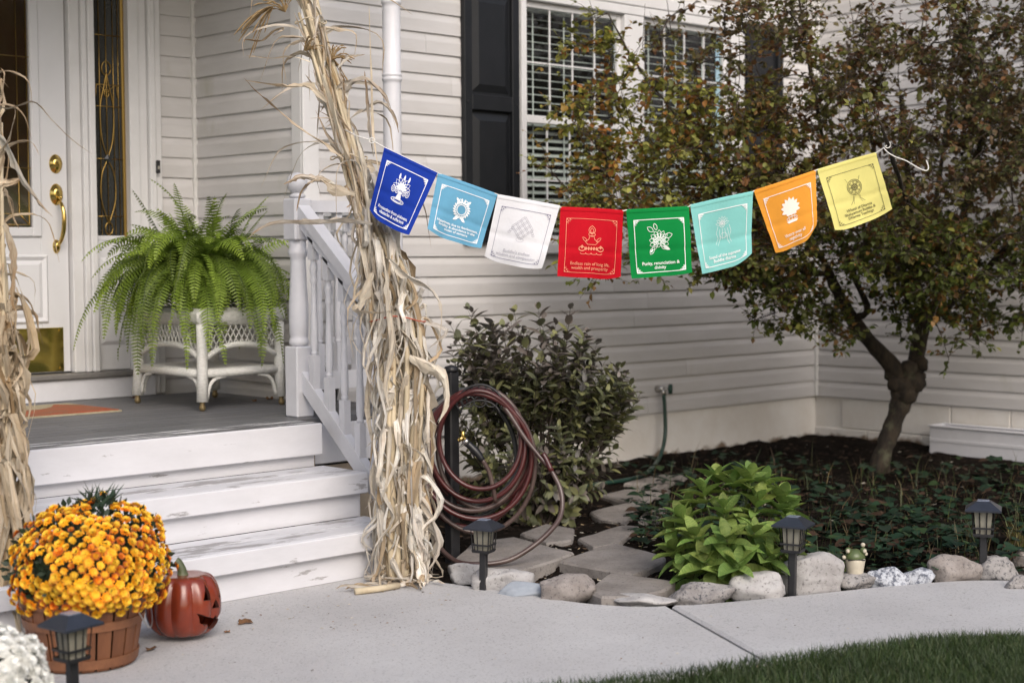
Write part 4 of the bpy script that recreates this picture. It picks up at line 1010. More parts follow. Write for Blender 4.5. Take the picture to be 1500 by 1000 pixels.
# white planter box by the wing wall
pxa = [at(1365, 664, 0, XR-.17), at(1560, 690, 0, XR-.17)]
y1, y0 = pxa[0].y, pxa[0].y-.95; zb, zt = .02, .185
pbx = thing('planter_box', (XR-.12, (y0+y1)/2, 0), 'long empty white planter box lying against the wing foundation', 'planter')
def tap(x0, x1, ya, yb, z0, z1, t=.012): return MB().box((x0, ya, z0), (x1, yb, z1), .004)
tap(XR-.200, XR-.188, y0, y1, zb, zt).build('front_panel', m_white, pbx); tap(XR-.045, XR-.033, y0, y1, zb, zt).build('back_panel', m_white, pbx)
tap(XR-.187, XR-.046, y1-.013, y1, zb, zt).build('end_panel', m_white, pbx); tap(XR-.187, XR-.046, y0, y0+.013, zb, zt).build('end_panel', m_white, pbx)
tap(XR-.187, XR-.046, y0+.014, y1-.014, zb, zb+.012).build('bottom', m_white, pbx)
MB().box((XR-.210, y0-.008, zt-.002), (XR-.184, y1+.008, zt+.008), .003).box((XR-.049, y0-.008, zt-.002), (XR-.025, y1+.008, zt+.008), .003).box((XR-.184, y1-.016, zt-.002), (XR-.049, y1+.008, zt+.008), .003).box((XR-.184, y0-.008, zt-.002), (XR-.049, y0+.016, zt+.008), .003).build('rim', m_white, pbx)
MB().box((XR-.204, y0+.004, .095), (XR-.2005, y1-.004, .115), .0015).build('moulding', m_white, pbx)

# ================================================================== CORN STALK BUNDLES
HUSK = [(.70, .66, .585), (.63, .60, .54), (.77, .735, .665), (.62, .54, .42), (.58, .57, .53), (.70, .635, .53), (.50, .39, .26), (.80, .77, .71), (.66, .64, .60)]
def ribbon(pts, wid, twist, curl, colr, name, par, n=11, brown=.3):
    """torn papery dry leaf blade along pts; par None returns the raw geometry"""
    P_ = bez(pts, n); V = []; F = []; C = []; ph = U(0, 6); us = (-1, -.45, -.06, .06, .5, 1)
    T0 = (P_[1]-P_[0]).normalized(); N = T0.orthogonal().normalized(); N.rotate(Matrix.Rotation(U(0, 6.28), 3, T0)); fold = U(.15, .8)*R.choice((-1, 1)); lm = U(-.3, .3)
    stripe = [U(.82, 1.08) for _ in us]; stripe[2] = stripe[3] = U(1.02, 1.16); tone = U(.8, 1.12)
    for i in range(n+1):
        T = (P_[min(i+1, n)]-P_[max(i-1, 0)]); T = T.normalized() if T.length > 1e-6 else T0
        N = (N-T*N.dot(T)).normalized(); N.rotate(Matrix.Rotation(twist/n*(1+1.2*sin(ph+i*1.7)), 3, T)); B = T.cross(N); t = i/n
        w_ = wid*(min(1, .4+t*3.5))*(1-t**2.2)+.0008; cz = curl*(1+.5*sin(ph*2+i*.9))
        wl, wr = w_*(1+U(-.35, .25)), w_*(1+U(-.35, .25))
        for k, u_ in enumerate(us):
            ww = wl if u_ < 0 else wr; crk = U(-.10, .10)*ww
            V.append(P_[i]+N*u_*ww*.5*(1-.25*abs(cz)*abs(u_))+B*(ww*(fold*abs(u_)*.5+cz*.3*u_*u_)+crk)+T*U(-.2, .2)*ww*abs(u_)); e = (abs(u_) > .8)*.2
            br = min(1, max(0, brown*(t*1.3)+noise.noise((i*.6, u_*2, ph*9))*.45+e*.5+lm*.4)); bc = (.34, .21, .10); v = stripe[k]*tone
            C.append((*[min(.85, (colr[q]*(1-br)+bc[q]*br)*v) for q in range(3)], 1))
    m = len(us)
    for i in range(n):
        for k in range(m-1): F.append((i*m+k, i*m+k+1, (i+1)*m+k+1, (i+1)*m+k))
    if par is None: return V, F, C, P_
    return MB().add(V, F).build(name, m_husk, par, smooth=False, cols=C, org=P_[0])
def along(P_, t):
    n = len(P_)-1; f = max(0, min(n-1e-6, t*n)); i = int(f); return P_[i].lerp(P_[i+1], f-i)
def stalk_bundle(axis, rads, label, nst, nlow, nup, low_t, zfloor, seed, upL=(.3, .55)):
    R.seed(seed)
    base = Vector(axis[0]); root = thing('corn_stalk_bundle', (base.x, base.y, 0), label, 'corn stalks', 'corn stalk bundles tied at the steps')
    A = bez(axis, 40); S = []
    hrl = rt.copy(); hf = Vector((fw.x, fw.y, 0)).normalized()
    for k in range(nst):
        a = 2*pi*k/nst*2.4+U(-.4, .4); rr = sqrt(U(.05, 1)); top = U(.80, 1.0); pts = []; sp = U(.6, 1.25)
        for i in range(13):
            t = i/12*top; r_ = along([Vector((x, 0, 0)) for x in rads], t).x*rr
            tw = a+t*1.1; pts.append(along(A, t)+hrl*cos(tw)*r_*sp+hf*sin(tw)*r_*.7+Vector((U(-.004, .004), U(-.004, .004), 0)))
            pts[-1].z = max(pts[-1].z, .012)
        Q = bez(pts, 36); rb = U(.010, .0145); nd = U(.09, .14)
        rad_ = []
        for i in range(37):
            t = i/36; node = (t/nd) % 1; rad_.append(rb*(1-.55*t)*(1.22 if node < .12 else 1))
        MB().tube(Q, rad_, 8).build('stalk', m_stalk, root, smooth=True); S.append(Q)
    # blades hanging close round the lower stalks
    LOW = []
    for k in range(nlow):
        Q = R.choice(S); t = U(*low_t); p = along(Q, t); ax = along(A, t); d = p-ax; d.z = 0
        d = d.normalized() if d.length > 1e-4 else Vector((1, 0, 0)); d.rotate(Matrix.Rotation(U(-1.1, 1.1), 3, 'Z'))
        if d.dot(hf) > .45 and R.random() < .7: d = -d
        L = U(.16, .46); rr = along([Vector((x, 0, 0)) for x in rads], t*.8).x
        o_ = U(.3, 1.0)*.036; p0 = p+d*.008; q = [p0, p0+d*o_+Vector((0, 0, U(-.02, .05))), p0+d*(o_*1.2)+Vector((U(-.045, .045), U(-.045, .045), -L*U(.22, .42))), p0+d*o_*U(.3, 1.5)+Vector((U(-.06, .06), U(-.06, .06), -L*U(.55, .78))), p0+d*o_*U(0, 1.2)+Vector((U(-.05, .05), U(-.05, .05), -L))]
        for v in q:
            if v.z < zfloor+.012: v.z = zfloor+.012+U(0, .012); v += d*U(0, .03)
        LOW.append(ribbon(q, U(.010, .032) if R.random() < .8 else U(.035, .055), U(-4, 4), U(.0, .8), R.choice(HUSK), '', None, 12, .14))
    for k in range(nup*4):
        Q = R.choice(S); t = U(low_t[1]-.05, .96); p = along(Q, t); T = (along(Q, t+.03)-along(Q, t-.03)).normalized(); d = (hrl*U(-1, 1)-hf*U(.0, 1)).normalized(); L = U(.08, .30); sg = 1 if R.random() < .55 else -1
        q = [p, p+d*.02+T*sg*L*.25, p+d*U(.01, .05)+T*sg*L*.55+Vector((0, 0, U(-.03, .01))), p+d*U(.0, .09)+T*sg*L*.8+Vector((0, 0, U(-.08, .02)))]
        LOW.append(ribbon(q, U(.008, .026), U(-5, 5), U(.2, 1.1), R.choice(HUSK), '', None, 9, .6))
    LOW.sort(key=lambda q: sum(proj(p)[2] for p in q[3])/len(q[3]))
    rest = MB(); rc_ = []
    for k, (V, F, C, P_) in enumerate(LOW):
        if k < 250: MB().add(V, F).build('dry_leaf_blade', m_husk, root, cols=C, org=P_[0])
        else: rest.add(V, F); rc_ += C
    if rest.v: rest.build('inner_leaf_mass', m_husk, root, cols=rc_)['kind'] = 'stuff'
    # arching blades higher up
    for k in range(nup):
        Q = R.choice(S); t = U(low_t[1]-.06, .97); p = along(Q, t); a = U(0, 6.28); d = hrl*cos(a)+hf*sin(a)*.6; L = U(*upL); u_ = U(.15, .7)
        q = [p, p+d*L*.18+Vector((0, 0, L*.22*u_)), p+d*L*.42+Vector((0, 0, L*.22*u_)), p+d*L*.62+Vector((0, 0, L*(-.05+.1*u_))), p+d*L*U(.55, .85)+Vector((0, 0, -L*U(.1, .5)))]
        ribbon(q, U(.010, .026), U(-5, 5), U(.3, 1.2), R.choice(HUSK[:6]), 'dry_leaf_blade', root, 12, .5)
    return root, A, S
def tassel(root, p, d, n=14):
    mb = MB(); 
    for k in range(n):
        v = (d+Vector((U(-.6, .6), U(-.6, .6), U(-.5, .4)))).normalized(); L = U(.06, .16); q = [p+v*L*j/6+Vector((0, 0, -.05*(j/6)**2*L/.1)) for j in range(7)]
        mb.tube(q, [.0012+.0022*(j % 2) for j in range(7)], 4)
    mb.build('tassel', m_tassel, root)
ax1 = [dep(598, 851, 5.90), dep(587, 720, 5.92), dep(588, 600, 5.94), dep(580, 450, 5.97), dep(537, 320, 5.99), dep(505, 210, 6.0), dep(474, 100, 6.02), dep(446, 0, 6.05), dep(428, -70, 6.08)]
root1, A1, S1 = stalk_bundle(ax1, [.072, .070, .082, .086, .050, .038, .036, .044, .06], 'tall tan dried corn stalk bundle tied to the right stair railing beside the hose', 19, 620, 26, (.03, .60), 0, 11)
R.seed(99)
def pxleaf(root, pts, wpx, dpt, tw=1.0, curl=.6, brown=.5, c=None):
    q = [dep(x, y, dpt+(dd if len(p) > 2 else 0)) for p in pts for (x, y, dd) in [(*p[:2], p[2] if len(p) > 2 else 0)]]
    ribbon(q, wpx*dpt/FPX, tw, curl, c or R.choice(HUSK[:6]), 'dry_leaf_blade', root, 18, brown)
pxleaf(root1, [(505, 232), (470, 208), (430, 180), (400, 155), (372, 130), (357, 114)], 17, 5.92, .8, .5, .75)
pxleaf(root1, [(478, 150), (450, 128), (420, 128), (388, 123), (358, 118)], 15, 5.95, 1.6, .6, .6)
pxleaf(root1, [(545, 330), (500, 326), (455, 329), (418, 327), (385, 334), (362, 350)], 17, 5.86, .7, .7, .4)
pxleaf(root1, [(520, 285), (490, 275), (470, 262), (452, 268), (440, 285), (434, 310)], 22, 5.85, 2.2, .9, .7)
pxleaf(root1, [(490, 270), (462, 262), (440, 258), (425, 264), (415, 270)], 13, 5.86, 1.4, .9, .7)
pxleaf(root1, [(555, 255), (545, 190), (543, 120), (541, 40), (540, 0)], 6, 5.95, .6, .3, .2)
pxleaf(root1, [(548, 230), (542, 180), (540, 150), (536, 120), (534, 104)], 9, 5.96, .8, .4, .8)
pxleaf(root1, [(530, 165), (555, 152), (570, 162), (580, 180), (584, 195)], 8, 6.0, 1.5, .7, .5)
pxleaf(root1, [(400, 52), (415, 42), (402, 45), (385, 60), (361, 58), (358, 64)], 10, 6.02, 1, .8, .8)
pxleaf(root1, [(455, 92), (430, 84), (400, 86), (375, 84), (361, 82)], 7, 6.0, 1, .5, .5)
pxleaf(root1, [(495, 100), (510, 85), (522, 82), (535, 80)], 6, 5.98, 1, .5, .5)
pxleaf(root1, [(570, 380), (590, 398), (615, 412), (640, 430), (648, 462), (638, 530)], 13, 5.86, 2.0, .8, .3)
pxleaf(root1, [(600, 520), (630, 535), (650, 555), (652, 590), (642, 620)], 22, 5.86, 1.2, .6, .1, (.66, .6, .5))
pxleaf(root1, [(560, 365), (568, 430), (575, 500), (565, 560), (570, 600)], 20, 5.83, .7, .5, .1, (.70, .64, .54))
pxleaf(root1, [(545, 400), (530, 440), (522, 455), (560, 458), (590, 445)], 20, 5.82, 1.0, .5, .15, (.58, .52, .42))
pxleaf(root1, [(520, 190), (535, 270), (540, 340), (548, 420)], 16, 5.88, .7, .5, .1, (.66, .6, .5))
pxleaf(root1, [(470, 110), (490, 180), (515, 260), (525, 320)], 12, 5.9, .7, .5, .2, (.64, .58, .46))
for q, d in ((dep(418, 18, 6.05), -rt*.3+up*.6), (dep(446, 75, 6.0), up*.6+rt*.3), (dep(486, 88, 6.0), up*.6+rt*.3), (dep(400, 10, 6.06), -rt*.5-up*.2), (dep(470, 70, 6.02), -up*.2+rt*.2)): tassel(root1, Vector(q), d.normalized(), 18)
# ties
for t, r_ in ((.36, .115), (.60, .07), (.83, .06)):
    c = along(A1, t); MB().tube([c+rt*r_*cos(a)+fw*r_*.85*sin(a)+Vector((0, 0, .01*sin(3*a))) for a in [2*pi*i/24 for i in range(24)]], .0028, 5, closed=True).build('twine_tie', m_twine if t < .4 else m_stalk, root1, smooth=True)
# loose husks and a broken stalk on the walk below
for i in range(26):
    p = gnd(U(535, 645), U(838, 866), .012); a = U(0, 6.28); L = U(.05, .16); d = Vector((cos(a), sin(a), 0))
    ribbon([p, p+d*L*.4+Vector((0, 0, U(0, .025))), p+d*L*.8+Vector((0, 0, U(0, .02))), p+d*L], U(.012, .03), U(-2, 2), U(.2, .9), R.choice(HUSK), 'fallen_husk', root1, 8, .5)
tag(MB().tube([gnd(520, 866, .012), gnd(552, 862, .014), gnd(584, 857, .012)], [.013, .0125, .012], 8).build('broken_corn_stalk', m_stalk, None, smooth=True), 'short broken corn stalk lying on the walk by the foot of the steps', 'corn stalk')
# left bundle, partly out of frame: a browner, more weathered lot
HUSK[:] = [(c[0]*.74, c[1]*.66, c[2]*.55) for c in HUSK]
ax2 = [dep(2, 932, 5.05), dep(2, 820, 5.07), dep(1, 700, 5.09), dep(-2, 560, 5.1), dep(-6, 430, 5.12), dep(-10, 300, 5.14), dep(-14, 150, 5.18), dep(-24, 0, 5.2)]
root2, A2, S2 = stalk_bundle(ax2, [.045, .046, .044, .038, .036, .036, .045, .06], 'dried corn stalk bundle on the far side of the steps in front of the door', 12, 330, 14, (.03, .62), 0, 23, (.25, .4))
R.seed(5)
pxleaf(root2, [(-20, 150), (10, 160), (35, 153), (53, 152), (75, 175), (105, 205), (135, 226)], 9, 5.05, .5, .5, .3)
pxleaf(root2, [(-10, 190), (8, 205), (25, 240), (45, 275), (62, 300), (78, 318)], 17, 5.02, .6, .6, .5, (.5, .48, .42))
pxleaf(root2, [(-10, 245), (10, 215), (35, 205), (50, 212), (58, 228)], 9, 5.04, 1, .7, .6)
pxleaf(root2, [(-10, 268), (12, 268), (28, 264), (20, 273)], 14, 5.02, 1, .9, .8)
pxleaf(root2, [(5, 330), (18, 360), (20, 400), (18, 440), (24, 460)], 14, 5.0, 1, .9, .7)
pxleaf(root2, [(10, 620), (25, 660), (38, 700), (45, 740), (52, 765)], 14, 4.98, 1, .9, .3)
pxleaf(root2, [(-5, 230), (12, 205), (22, 170), (20, 150)], 9, 5.0, 1, .7, .5)

# ================================================================== HOSE STAND AND HOSES
HP = gnd(663, 813); HP.z = 0
hst = thing('hose_stand', HP, 'black metal hose stand with scrolled hanger beside the corn stalks', 'hose stand')
dH = proj(HP)[2]
def hp(px, py, dd=0): return dep(px, py, dH+dd)
topz = hp(670, 543).z
MB().box(HP+Vector((-.024, -.024, -.1)), HP+Vector((.024, .024, topz)), .006).build('post', m_black, hst)
MB().lathe([(.028, 0), (.03, .008), (.026, .02), (.001, .028)], Vector((HP.x, HP.y, topz)), 12).build('post_cap', m_black, hst, smooth=True)
cH = Vector(hp(703, 625)); up3 = Vector((0, 0, 1)); hf_ = Vector((fw.x, fw.y, 0)).normalized(); hrr = Vector((rt.x, rt.y, 0)).normalized()
def arc(cpx, cpy, rx, ry, a0, a1, n, dd): return [hp(cpx+rx*cos(a0+(a1-a0)*i/n), cpy-ry*sin(a0+(a1-a0)*i/n), dd) for i in range(n+1)]
for dd in (-.10, .02):
    MB().tube(arc(703, 603, 36, 40, radians(12), radians(168), 20, dd), .005, 6).build('hanger_hoop', m_black, hst, smooth=True)
    MB().tube(arc(703, 610, 30, 24, radians(10), radians(170), 16, dd), .004, 6).build('hanger_hoop', m_black, hst, smooth=True)
for a in range(20, 165, 18):
    p = arc(703, 603, 36, 40, radians(a), radians(a), 1, -.10)[0]; q = arc(703, 603, 36, 40, radians(a), radians(a), 1, .02)[0]
    MB().tube([p, q], .004, 5).build('hanger_rung', m_black, hst, smooth=True)
    p2 = arc(703, 610, 30, 24, radians(a), radians(a), 1, -.10)[0]; MB().tube([p, p2], .003, 5).build('scroll_bar', m_black, hst, smooth=True)
for sx in (686, 703, 720):
    MB().tube([hp(sx+9*cos(t), 588-8*sin(t), -.102) for t in [2*pi*i/14 for i in range(14)]], .003, 5, closed=True).build('scroll', m_black, hst, smooth=True)
# coils: (cx, cy, rx, ry, depth offset, material, radius)
hose = thing('garden_hose', hp(700, 800), 'red and grey garden hose coiled in loops on the black hose stand', 'hose')
def loop(cx, cy, rx, ry, dd, m, r_, tilt=0, ph=0):
    n = 44; q = []
    for i in range(n):
        t = 2*pi*i/n; x = cos(t)*rx; y = sin(t)*ry; 
        if y > 0: x *= (1-.10*(y/ry)**2)
        q.append(hp(cx+x*cos(tilt)-y*sin(tilt), cy-(x*sin(tilt)+y*cos(tilt)), dd+.012*sin(2*t+ph)))
    MB().tube(q, r_, 8, closed=True).build('coil', m, hose, smooth=True)
r0 = .0100
for (cx_, cy_, rx_, ry_, dd_, m_, ti, ph_) in ((703, 644, 60, 72, -.10, m_hosered, .10, 1.5), (699, 652, 70, 82, -.08, m_hosered, .06, 0), (707, 656, 66, 88, -.04, m_hosegrey, .02, 3), (693, 660, 76, 88, -.06, m_hosegrey, -.04, 1),
    (697, 668, 82, 92, -.09, m_hosered, .10, 2), (690, 672, 80, 100, -.02, m_hosered, -.06, .5), (684, 664, 72, 94, .0, m_hosedark, .12, 2.5), (688, 655, 76, 86, -.01, m_hosedark, -.1, .7), (700, 676, 84, 104, -.055, m_hosegrey, .07, 4), (704, 662, 74, 80, -.03, m_hosered, -.12, 5)):
    loop(cx_, cy_, rx_, ry_, dd_, m_, r0, ti, ph_)
tail = [hp(735, 590, -.09), hp(750, 612, -.10), hp(768, 640, -.11), hp(790, 668, -.12), hp(808, 690, -.14), hp(822, 720, -.16), hp(822, 752, -.2), hp(808, 775, -.25), hp(780, 800, -.3), hp(745, 820, -.34), hp(705, 826, -.36), hp(672, 823, -.34), hp(650, 808, -.28), hp(632, 785, -.2)]
for v in tail: v.z = max(v.z, .03)
MB().tube(bez(tail, 60), r0, 8).build('loose_loop', m_hosegrey, hose, smooth=True)
MB().tube(bez([hp(795, 664, -.125), hp(800, 672, -.13), hp(808, 690, -.15)], 6), r0*1.1, 8).build('knot', m_hosered, hose, smooth=True)
# nozzle end hanging inside the coil
MB().tube(bez([hp(726, 735, -.09), hp(722, 712, -.10), hp(716, 690, -.105), hp(706, 672, -.11)], 12), r0*.95, 8).build('hose_end', m_hosegrey, hose, smooth=True)
nz_ = MB().tube(bez([hp(707, 674, -.11), hp(698, 662, -.11), hp(684, 648, -.11)], 8), [.012, .013, .0145, .015, .016, .016, .015, .015, .014], 10).build('nozzle', m_blackp, hose, smooth=True)
MB().tube([hp(685, 649, -.11), hp(680, 644, -.11)], [.015, .0135], 10).build('ferrule', m_steel, nz_, smooth=True)
MB().tube([hp(681, 645, -.11), hp(678, 637, -.11), hp(678, 631, -.11)], [.011, .008, .010], 10).build('brass_tip', m_brass, nz_, smooth=True)
MB().tube([hp(679, 640, -.11), hp(671, 645, -.11)], [.008, .0095], 8).build('brass_valve', m_brass, nz_, smooth=True)
MB().tube([hp(640, 597, -.03), hp(658, 582, -.04)], [.016, .013], 10).build('coupling', m_steel, hose, smooth=True)
MB().tube([hp(622, 618, -.03), hp(640, 597, -.03)], [.014, .015], 10).build('coupling_sleeve', m_blackp, hose, smooth=True)
# wall tap with its green hose
tp_ = at(975, 570, 1, -.05)
tap_ = thing('wall_tap', at(972, 570, 1, 0.0), 'metal garden tap with dark green wheel on the house siding', 'tap')
w0 = at(962, 569, 1, -.01)
MB().tube([w0, w0+Vector((0, -.05, 0))], [.022, .016], 10).build('spout_body', m_steel, tap_, smooth=True)
wh = w0+Vector((.02, -.075, 0))
MB().tube([w0+Vector((0, -.045, 0)), wh], .008, 8).build('spindle', m_steel, tap_, smooth=True)
MB().tube([wh, wh+Vector((.012, -.018, 0))], [.03, .028], 14).build('hand_wheel', m_hosegreen, tap_, smooth=True)
MB().tube([w0+Vector((0, -.045, 0)), w0+Vector((0, -.055, -.035))], [.012, .016], 10).build('outlet', m_steel, tap_, smooth=True)
gh = bez([w0+Vector((0, -.055, -.03)), at(974, 600, 1, -.07), at(974, 640, 1, -.08), at(965, 672, 1, -.10), gnd(945, 694, .02), gnd(920, 702, .018), gnd(888, 707, .018), gnd(850, 712, .018), gnd(800, 716, .018)], 40)
tag(MB().tube(gh, .0115, 8).build('green_hose', m_hosegreen, None, smooth=True), 'dark green hose running from the wall tap down to the bed', 'hose')

# ================================================================== SHRUB
R.seed(41)
def leaf_mesh(name, m, wf=.42, fold=.22, droop=.18, seg=5):
    """unit-length leaf along +Y, folded along its midrib, tip bent down"""
    V = []; F = []
    for i in range(seg+1):
        t = i/seg; w_ = wf*.5*min(1, 3.12*t**.75*(1-t)**.9 if t < 1 else 0); z = -droop*t*t
        V += [(-w_, t, z+fold*w_*1.0), (0, t, z), (w_, t, z+fold*w_)]
    for i in range(seg):
        a = i*3; F += [(a, a+1, a+4, a+3), (a+1, a+2, a+5, a+4)]
    me = bpy.data.meshes.new(name); me.from_pydata(V, [], F); me.materials.append(m); me.polygons.foreach_set('use_smooth', [True]*len(F)); me.update(); return me, V, F
SB_ = gnd(800, 778); SB_ += hf_*.30; SB_.z = -.02
shrub = thing('shrub', SB_, 'bushy shrub with dark purple-green leaves growing against the house wall behind the hose', 'shrub')
def soff(px, py, dd): return dep(px, py, proj(SB_)[2]+dd)
LP_ = []   # (pos, matrix, length, colour)
stems = MB()
lobes = [(700, 560, 70, 70, .22), (735, 520, 85, 60, .25), (810, 520, 75, 60, .28), (850, 570, 75, 75, .30), (800, 620, 90, 110, .32), (870, 640, 45, 90, .25), (740, 640, 90, 110, .25), (790, 720, 80, 55, .25), (895, 570, 40, 45, .2), (700, 720, 50, 50, .2)]
sh_tips = []
for k in range(330):
    L = R.choice(lobes[:9] if R.random() < .9 else lobes); a, b, c = R.gauss(0, .5), R.gauss(0, .5), R.gauss(0, .5); n_ = sqrt(a*a+b*b+c*c)+1e-6; s = min(1, U(.55, 1)**.5)
    sh_tips.append(soff(L[0]+L[2]*a/n_*s, L[1]+L[3]*b/n_*s, L[4]*c/n_*s))
for q in ((657, 470), (683, 447), (690, 452), (752, 452), (748, 465), (788, 447), (795, 462), (836, 447), (832, 462), (665, 500), (700, 480), (770, 480), (860, 490), (875, 500), (815, 470), (720, 475), (905, 535), (940, 573), (930, 590), (925, 560)): sh_tips.append(soff(q[0], q[1], U(-.1, .1)))
mats_sh = [(.15, .128, .112), (.18, .155, .135), (.14, .15, .09), (.175, .185, .09), (.13, .122, .108), (.22, .22, .095), (.17, .145, .13)]
for tpn in sh_tips:
    b0 = SB_+Vector((U(-.08, .08), U(-.08, .08), 0)); mid = b0.lerp(tpn, .55)+Vector((U(-.05, .05), U(-.05, .05), U(0, .06)))
    Q = bez([b0, mid, tpn], 16)
    if R.random() < .35: stems.tube(Q, [.005*(1-.8*i/16) for i in range(17)], 4)
    else: stems.tube(Q[9:], [.0025*(1-.8*i/7) for i in range(8)], 4)
    nl = 9; seg = (tpn-mid).normalized()
    for j in range(nl):
        t = .58+.42*(j+.5)/nl; p = along(Q, t); T = (along(Q, min(1, t+.05))-along(Q, t-.05)).normalized(); ang = j*1.57+U(-.3, .3)
        S_ = T.orthogonal().normalized(); S_.rotate(Matrix.Rotation(ang, 3, T))
        for sg in (1, -1):
            d = (S_*sg+T*U(.5, 1.1)+Vector((0, 0, U(-.25, .25)))).normalized(); ln = U(.042, .072)*(1.0 if t < .95 else .7)
            nrm = (T+Vector((U(-.4, .4), U(-.4, .4), .5))).normalized(); M_ = frame(d, nrm); M_.translation = p; c = R.choice(mats_sh); lowy = proj(p)[1]; ln *= 1.25 if proj(tpn)[1] < 500 else 1
            if lowy > 560 and R.random() < .6: c = R.choice([(.16, .172, .082), (.14, .152, .082), (.22, .22, .095)])
            v = U(.75, 1.3); LP_.append((M_, ln, (c[0]*v, c[1]*v, c[2]*v)))
stems.build('stems', m_twig, shrub)
lmsh = [leaf_mesh('shrub_leaf', mat('shrub_leaf_%d' % i, c, .42, None, trans=.15, objvar=.2, spec=.45), .46, .25, .22)[0] for i, c in enumerate(mats_sh)]
_, LV, LF = leaf_mesh('tmp', m_bleaf, .46, .25, .22)
def foliage_mass(items, V0, F0, name, m, par, org):
    V0 = np.array(V0); nV = len(V0); nL = len(items); Vv = np.empty((nL, nV, 3)); Cc = np.empty((nL, nV, 4)); Cc[..., 3] = 1
    for i, (M_, ln, c) in enumerate(items):
        m3 = np.array(M_.to_3x3())*ln; Vv[i] = V0 @ m3.T+np.array(M_.translation); Cc[i, :, :3] = c
    Ff = np.array(F0); fs = (Ff[None]+np.arange(nL)[:, None, None]*nV).reshape(-1, Ff.shape[1])
    mb = MB(); mb.v = Vv.reshape(-1, 3).tolist(); mb.f = fs.tolist()
    o = mb.build(name, m, par, smooth=True, org=org, cols=Cc.reshape(-1, 4)); return o
LP_.sort(key=lambda q: proj(q[0].translation)[2])
for (M_, ln, c) in LP_[:300]:
    j = min(range(len(mats_sh)), key=lambda i: sum((mats_sh[i][q]-c[q])**2 for q in range(3))); inst('leaf', lmsh[j], shrub, M_ @ Matrix.Scale(ln, 4))
foliage_mass(LP_[300:], LV, LF, 'foliage', m_bleaf, shrub, SB_)['kind'] = 'stuff'

# ================================================================== HYDRANGEA
R.seed(17)
HC = gnd(1078, 866); HC += hf_*.16; HC.z = -.03
hyd = thing('hydrangea', HC, 'leafy bright green hydrangea plant behind the rocks in the bed', 'shrub')
hl = [leaf_mesh('hydrangea_leaf', m_hleaf, w_, f_, d_, 7)[0] for w_, f_, d_ in ((.48, .5, .18), (.42, .45, .32), (.52, .4, .12))]
hs_ = MB(); dY = proj(HC)[2]
heads = [(1000, 760, -.02), (1030, 720, .05), (1075, 708, .08), (1100, 700, .05), (1060, 745, -.08), (1110, 735, -.02), (1145, 730, .06), (1020, 785, -.12), (1065, 790, -.18), (1105, 780, -.14), (1150, 775, -.02), (990, 805, -.05), (1035, 825, -.17), (1080, 825, -.22), (1125, 815, -.16), (1160, 805, -.03), (1005, 840, -.1), (1050, 700, .16), (1120, 705, .16), (1155, 750, .16), (1010, 740, .16), (985, 780, .08), (1060, 845, -.18), (1140, 840, -.1), (1090, 760, .1)]
for (hx, hy, dd) in heads:
    top = dep(hx, hy, dY+dd); top.z = max(top.z, .06); b0 = HC+(top-HC)*.1; b0.z = -.02
    Q = bez([b0, b0.lerp(top, .5)+Vector((0, 0, .02)), top], 8); hs_.tube(Q, .004, 5); ax = (Q[-1]-Q[-2]).normalized(); ax = (ax+Vector((0, 0, .8))).normalized()
    for lv, (nl, ln, el) in enumerate(((4, .085, 1.0), (4, .118, .62), (4, .125, .25))):
        for j in range(nl):
            az = 2*pi*(j+.5*lv)/nl+U(-.3, .3); S_ = ax.orthogonal().normalized(); S_.rotate(Matrix.Rotation(az, 3, ax)); d = (S_*cos(el)+ax*sin(el)).normalized()
            M_ = frame(d, (ax+Vector((0, 0, .3))).normalized()); M_.translation = top-ax*.022*lv; inst('leaf', R.choice(hl), hyd, M_ @ Matrix.Scale(ln*U(.75, 1.15), 4))
hs_.build('stems', m_stem, hyd)

# ================================================================== TREE
R.seed(77)
TBs = gnd(1285, 697, -.01); dT = proj(TBs)[2]
tree = thing('small_tree', TBs, 'gnarled small tree with red and olive autumn leaves by the house corner', 'tree')
def tpt(px, py, dd=0): return dep(px, py, dT+dd)
tk = MB()
def limb(pts, r0_, r1_, n=16, kn=.10):
    Q = bez(pts, n); tk.tube(Q, [(r0_+(r1_-r0_)*i/n)*(1+kn*noise.noise((Q[i].x*14, Q[i].y*14, Q[i].z*14))*2) for i in range(n+1)], 16); return Q
b0 = TBs-Vector((0, 0, .06))
Qt = bez([b0, tpt(1292, 668), tpt(1305, 630), tpt(1318, 594), tpt(1327, 566, .0), tpt(1336, 540, .02)], 26)
tk.tube(Q := Qt, [.056*(1-.0*i/26)*(1.12 if i < 2 else 1)*(.88 if 4 < i < 15 else 1)*(1.35 if 17 < i < 24 else 1)*(1+.12*noise.noise((Qt[i].x*12, Qt[i].y*9, Qt[i].z*16))) for i in range(27)], 28)
# wart-like swellings at the crotch
for (x, y, dd, r_) in ((1315, 562, -.03, .055), (1340, 560, -.03, .055), (1328, 578, -.04, .05), (1348, 532, -.02, .045), (1308, 548, -.02, .045), (1330, 540, -.03, .052), (1346, 552, .03, .04), (1262, 488, -.02, .034)):
    V = []; F = []; c = tpt(x, y, dd); n, mm = 14, 9
    for j in range(mm+1):
        for i in range(n):
            d = Vector((cos(2*pi*i/n)*sin(pi*j/mm), sin(2*pi*i/n)*sin(pi*j/mm), -cos(pi*j/mm))); V.append(c+d*r_*(1+.28*noise.noise(d*2+Vector((x, y, 0)))))
    for j in range(mm):
        for i in range(n): F.append((j*n+i, j*n+(i+1) % n, (j+1)*n+(i+1) % n, (j+1)*n+i))
    tk.add(V, F)
skel = []
def L_(p, a, b, **k): skel.extend(limb(p, a*.66, b*.7, **k)[4:])
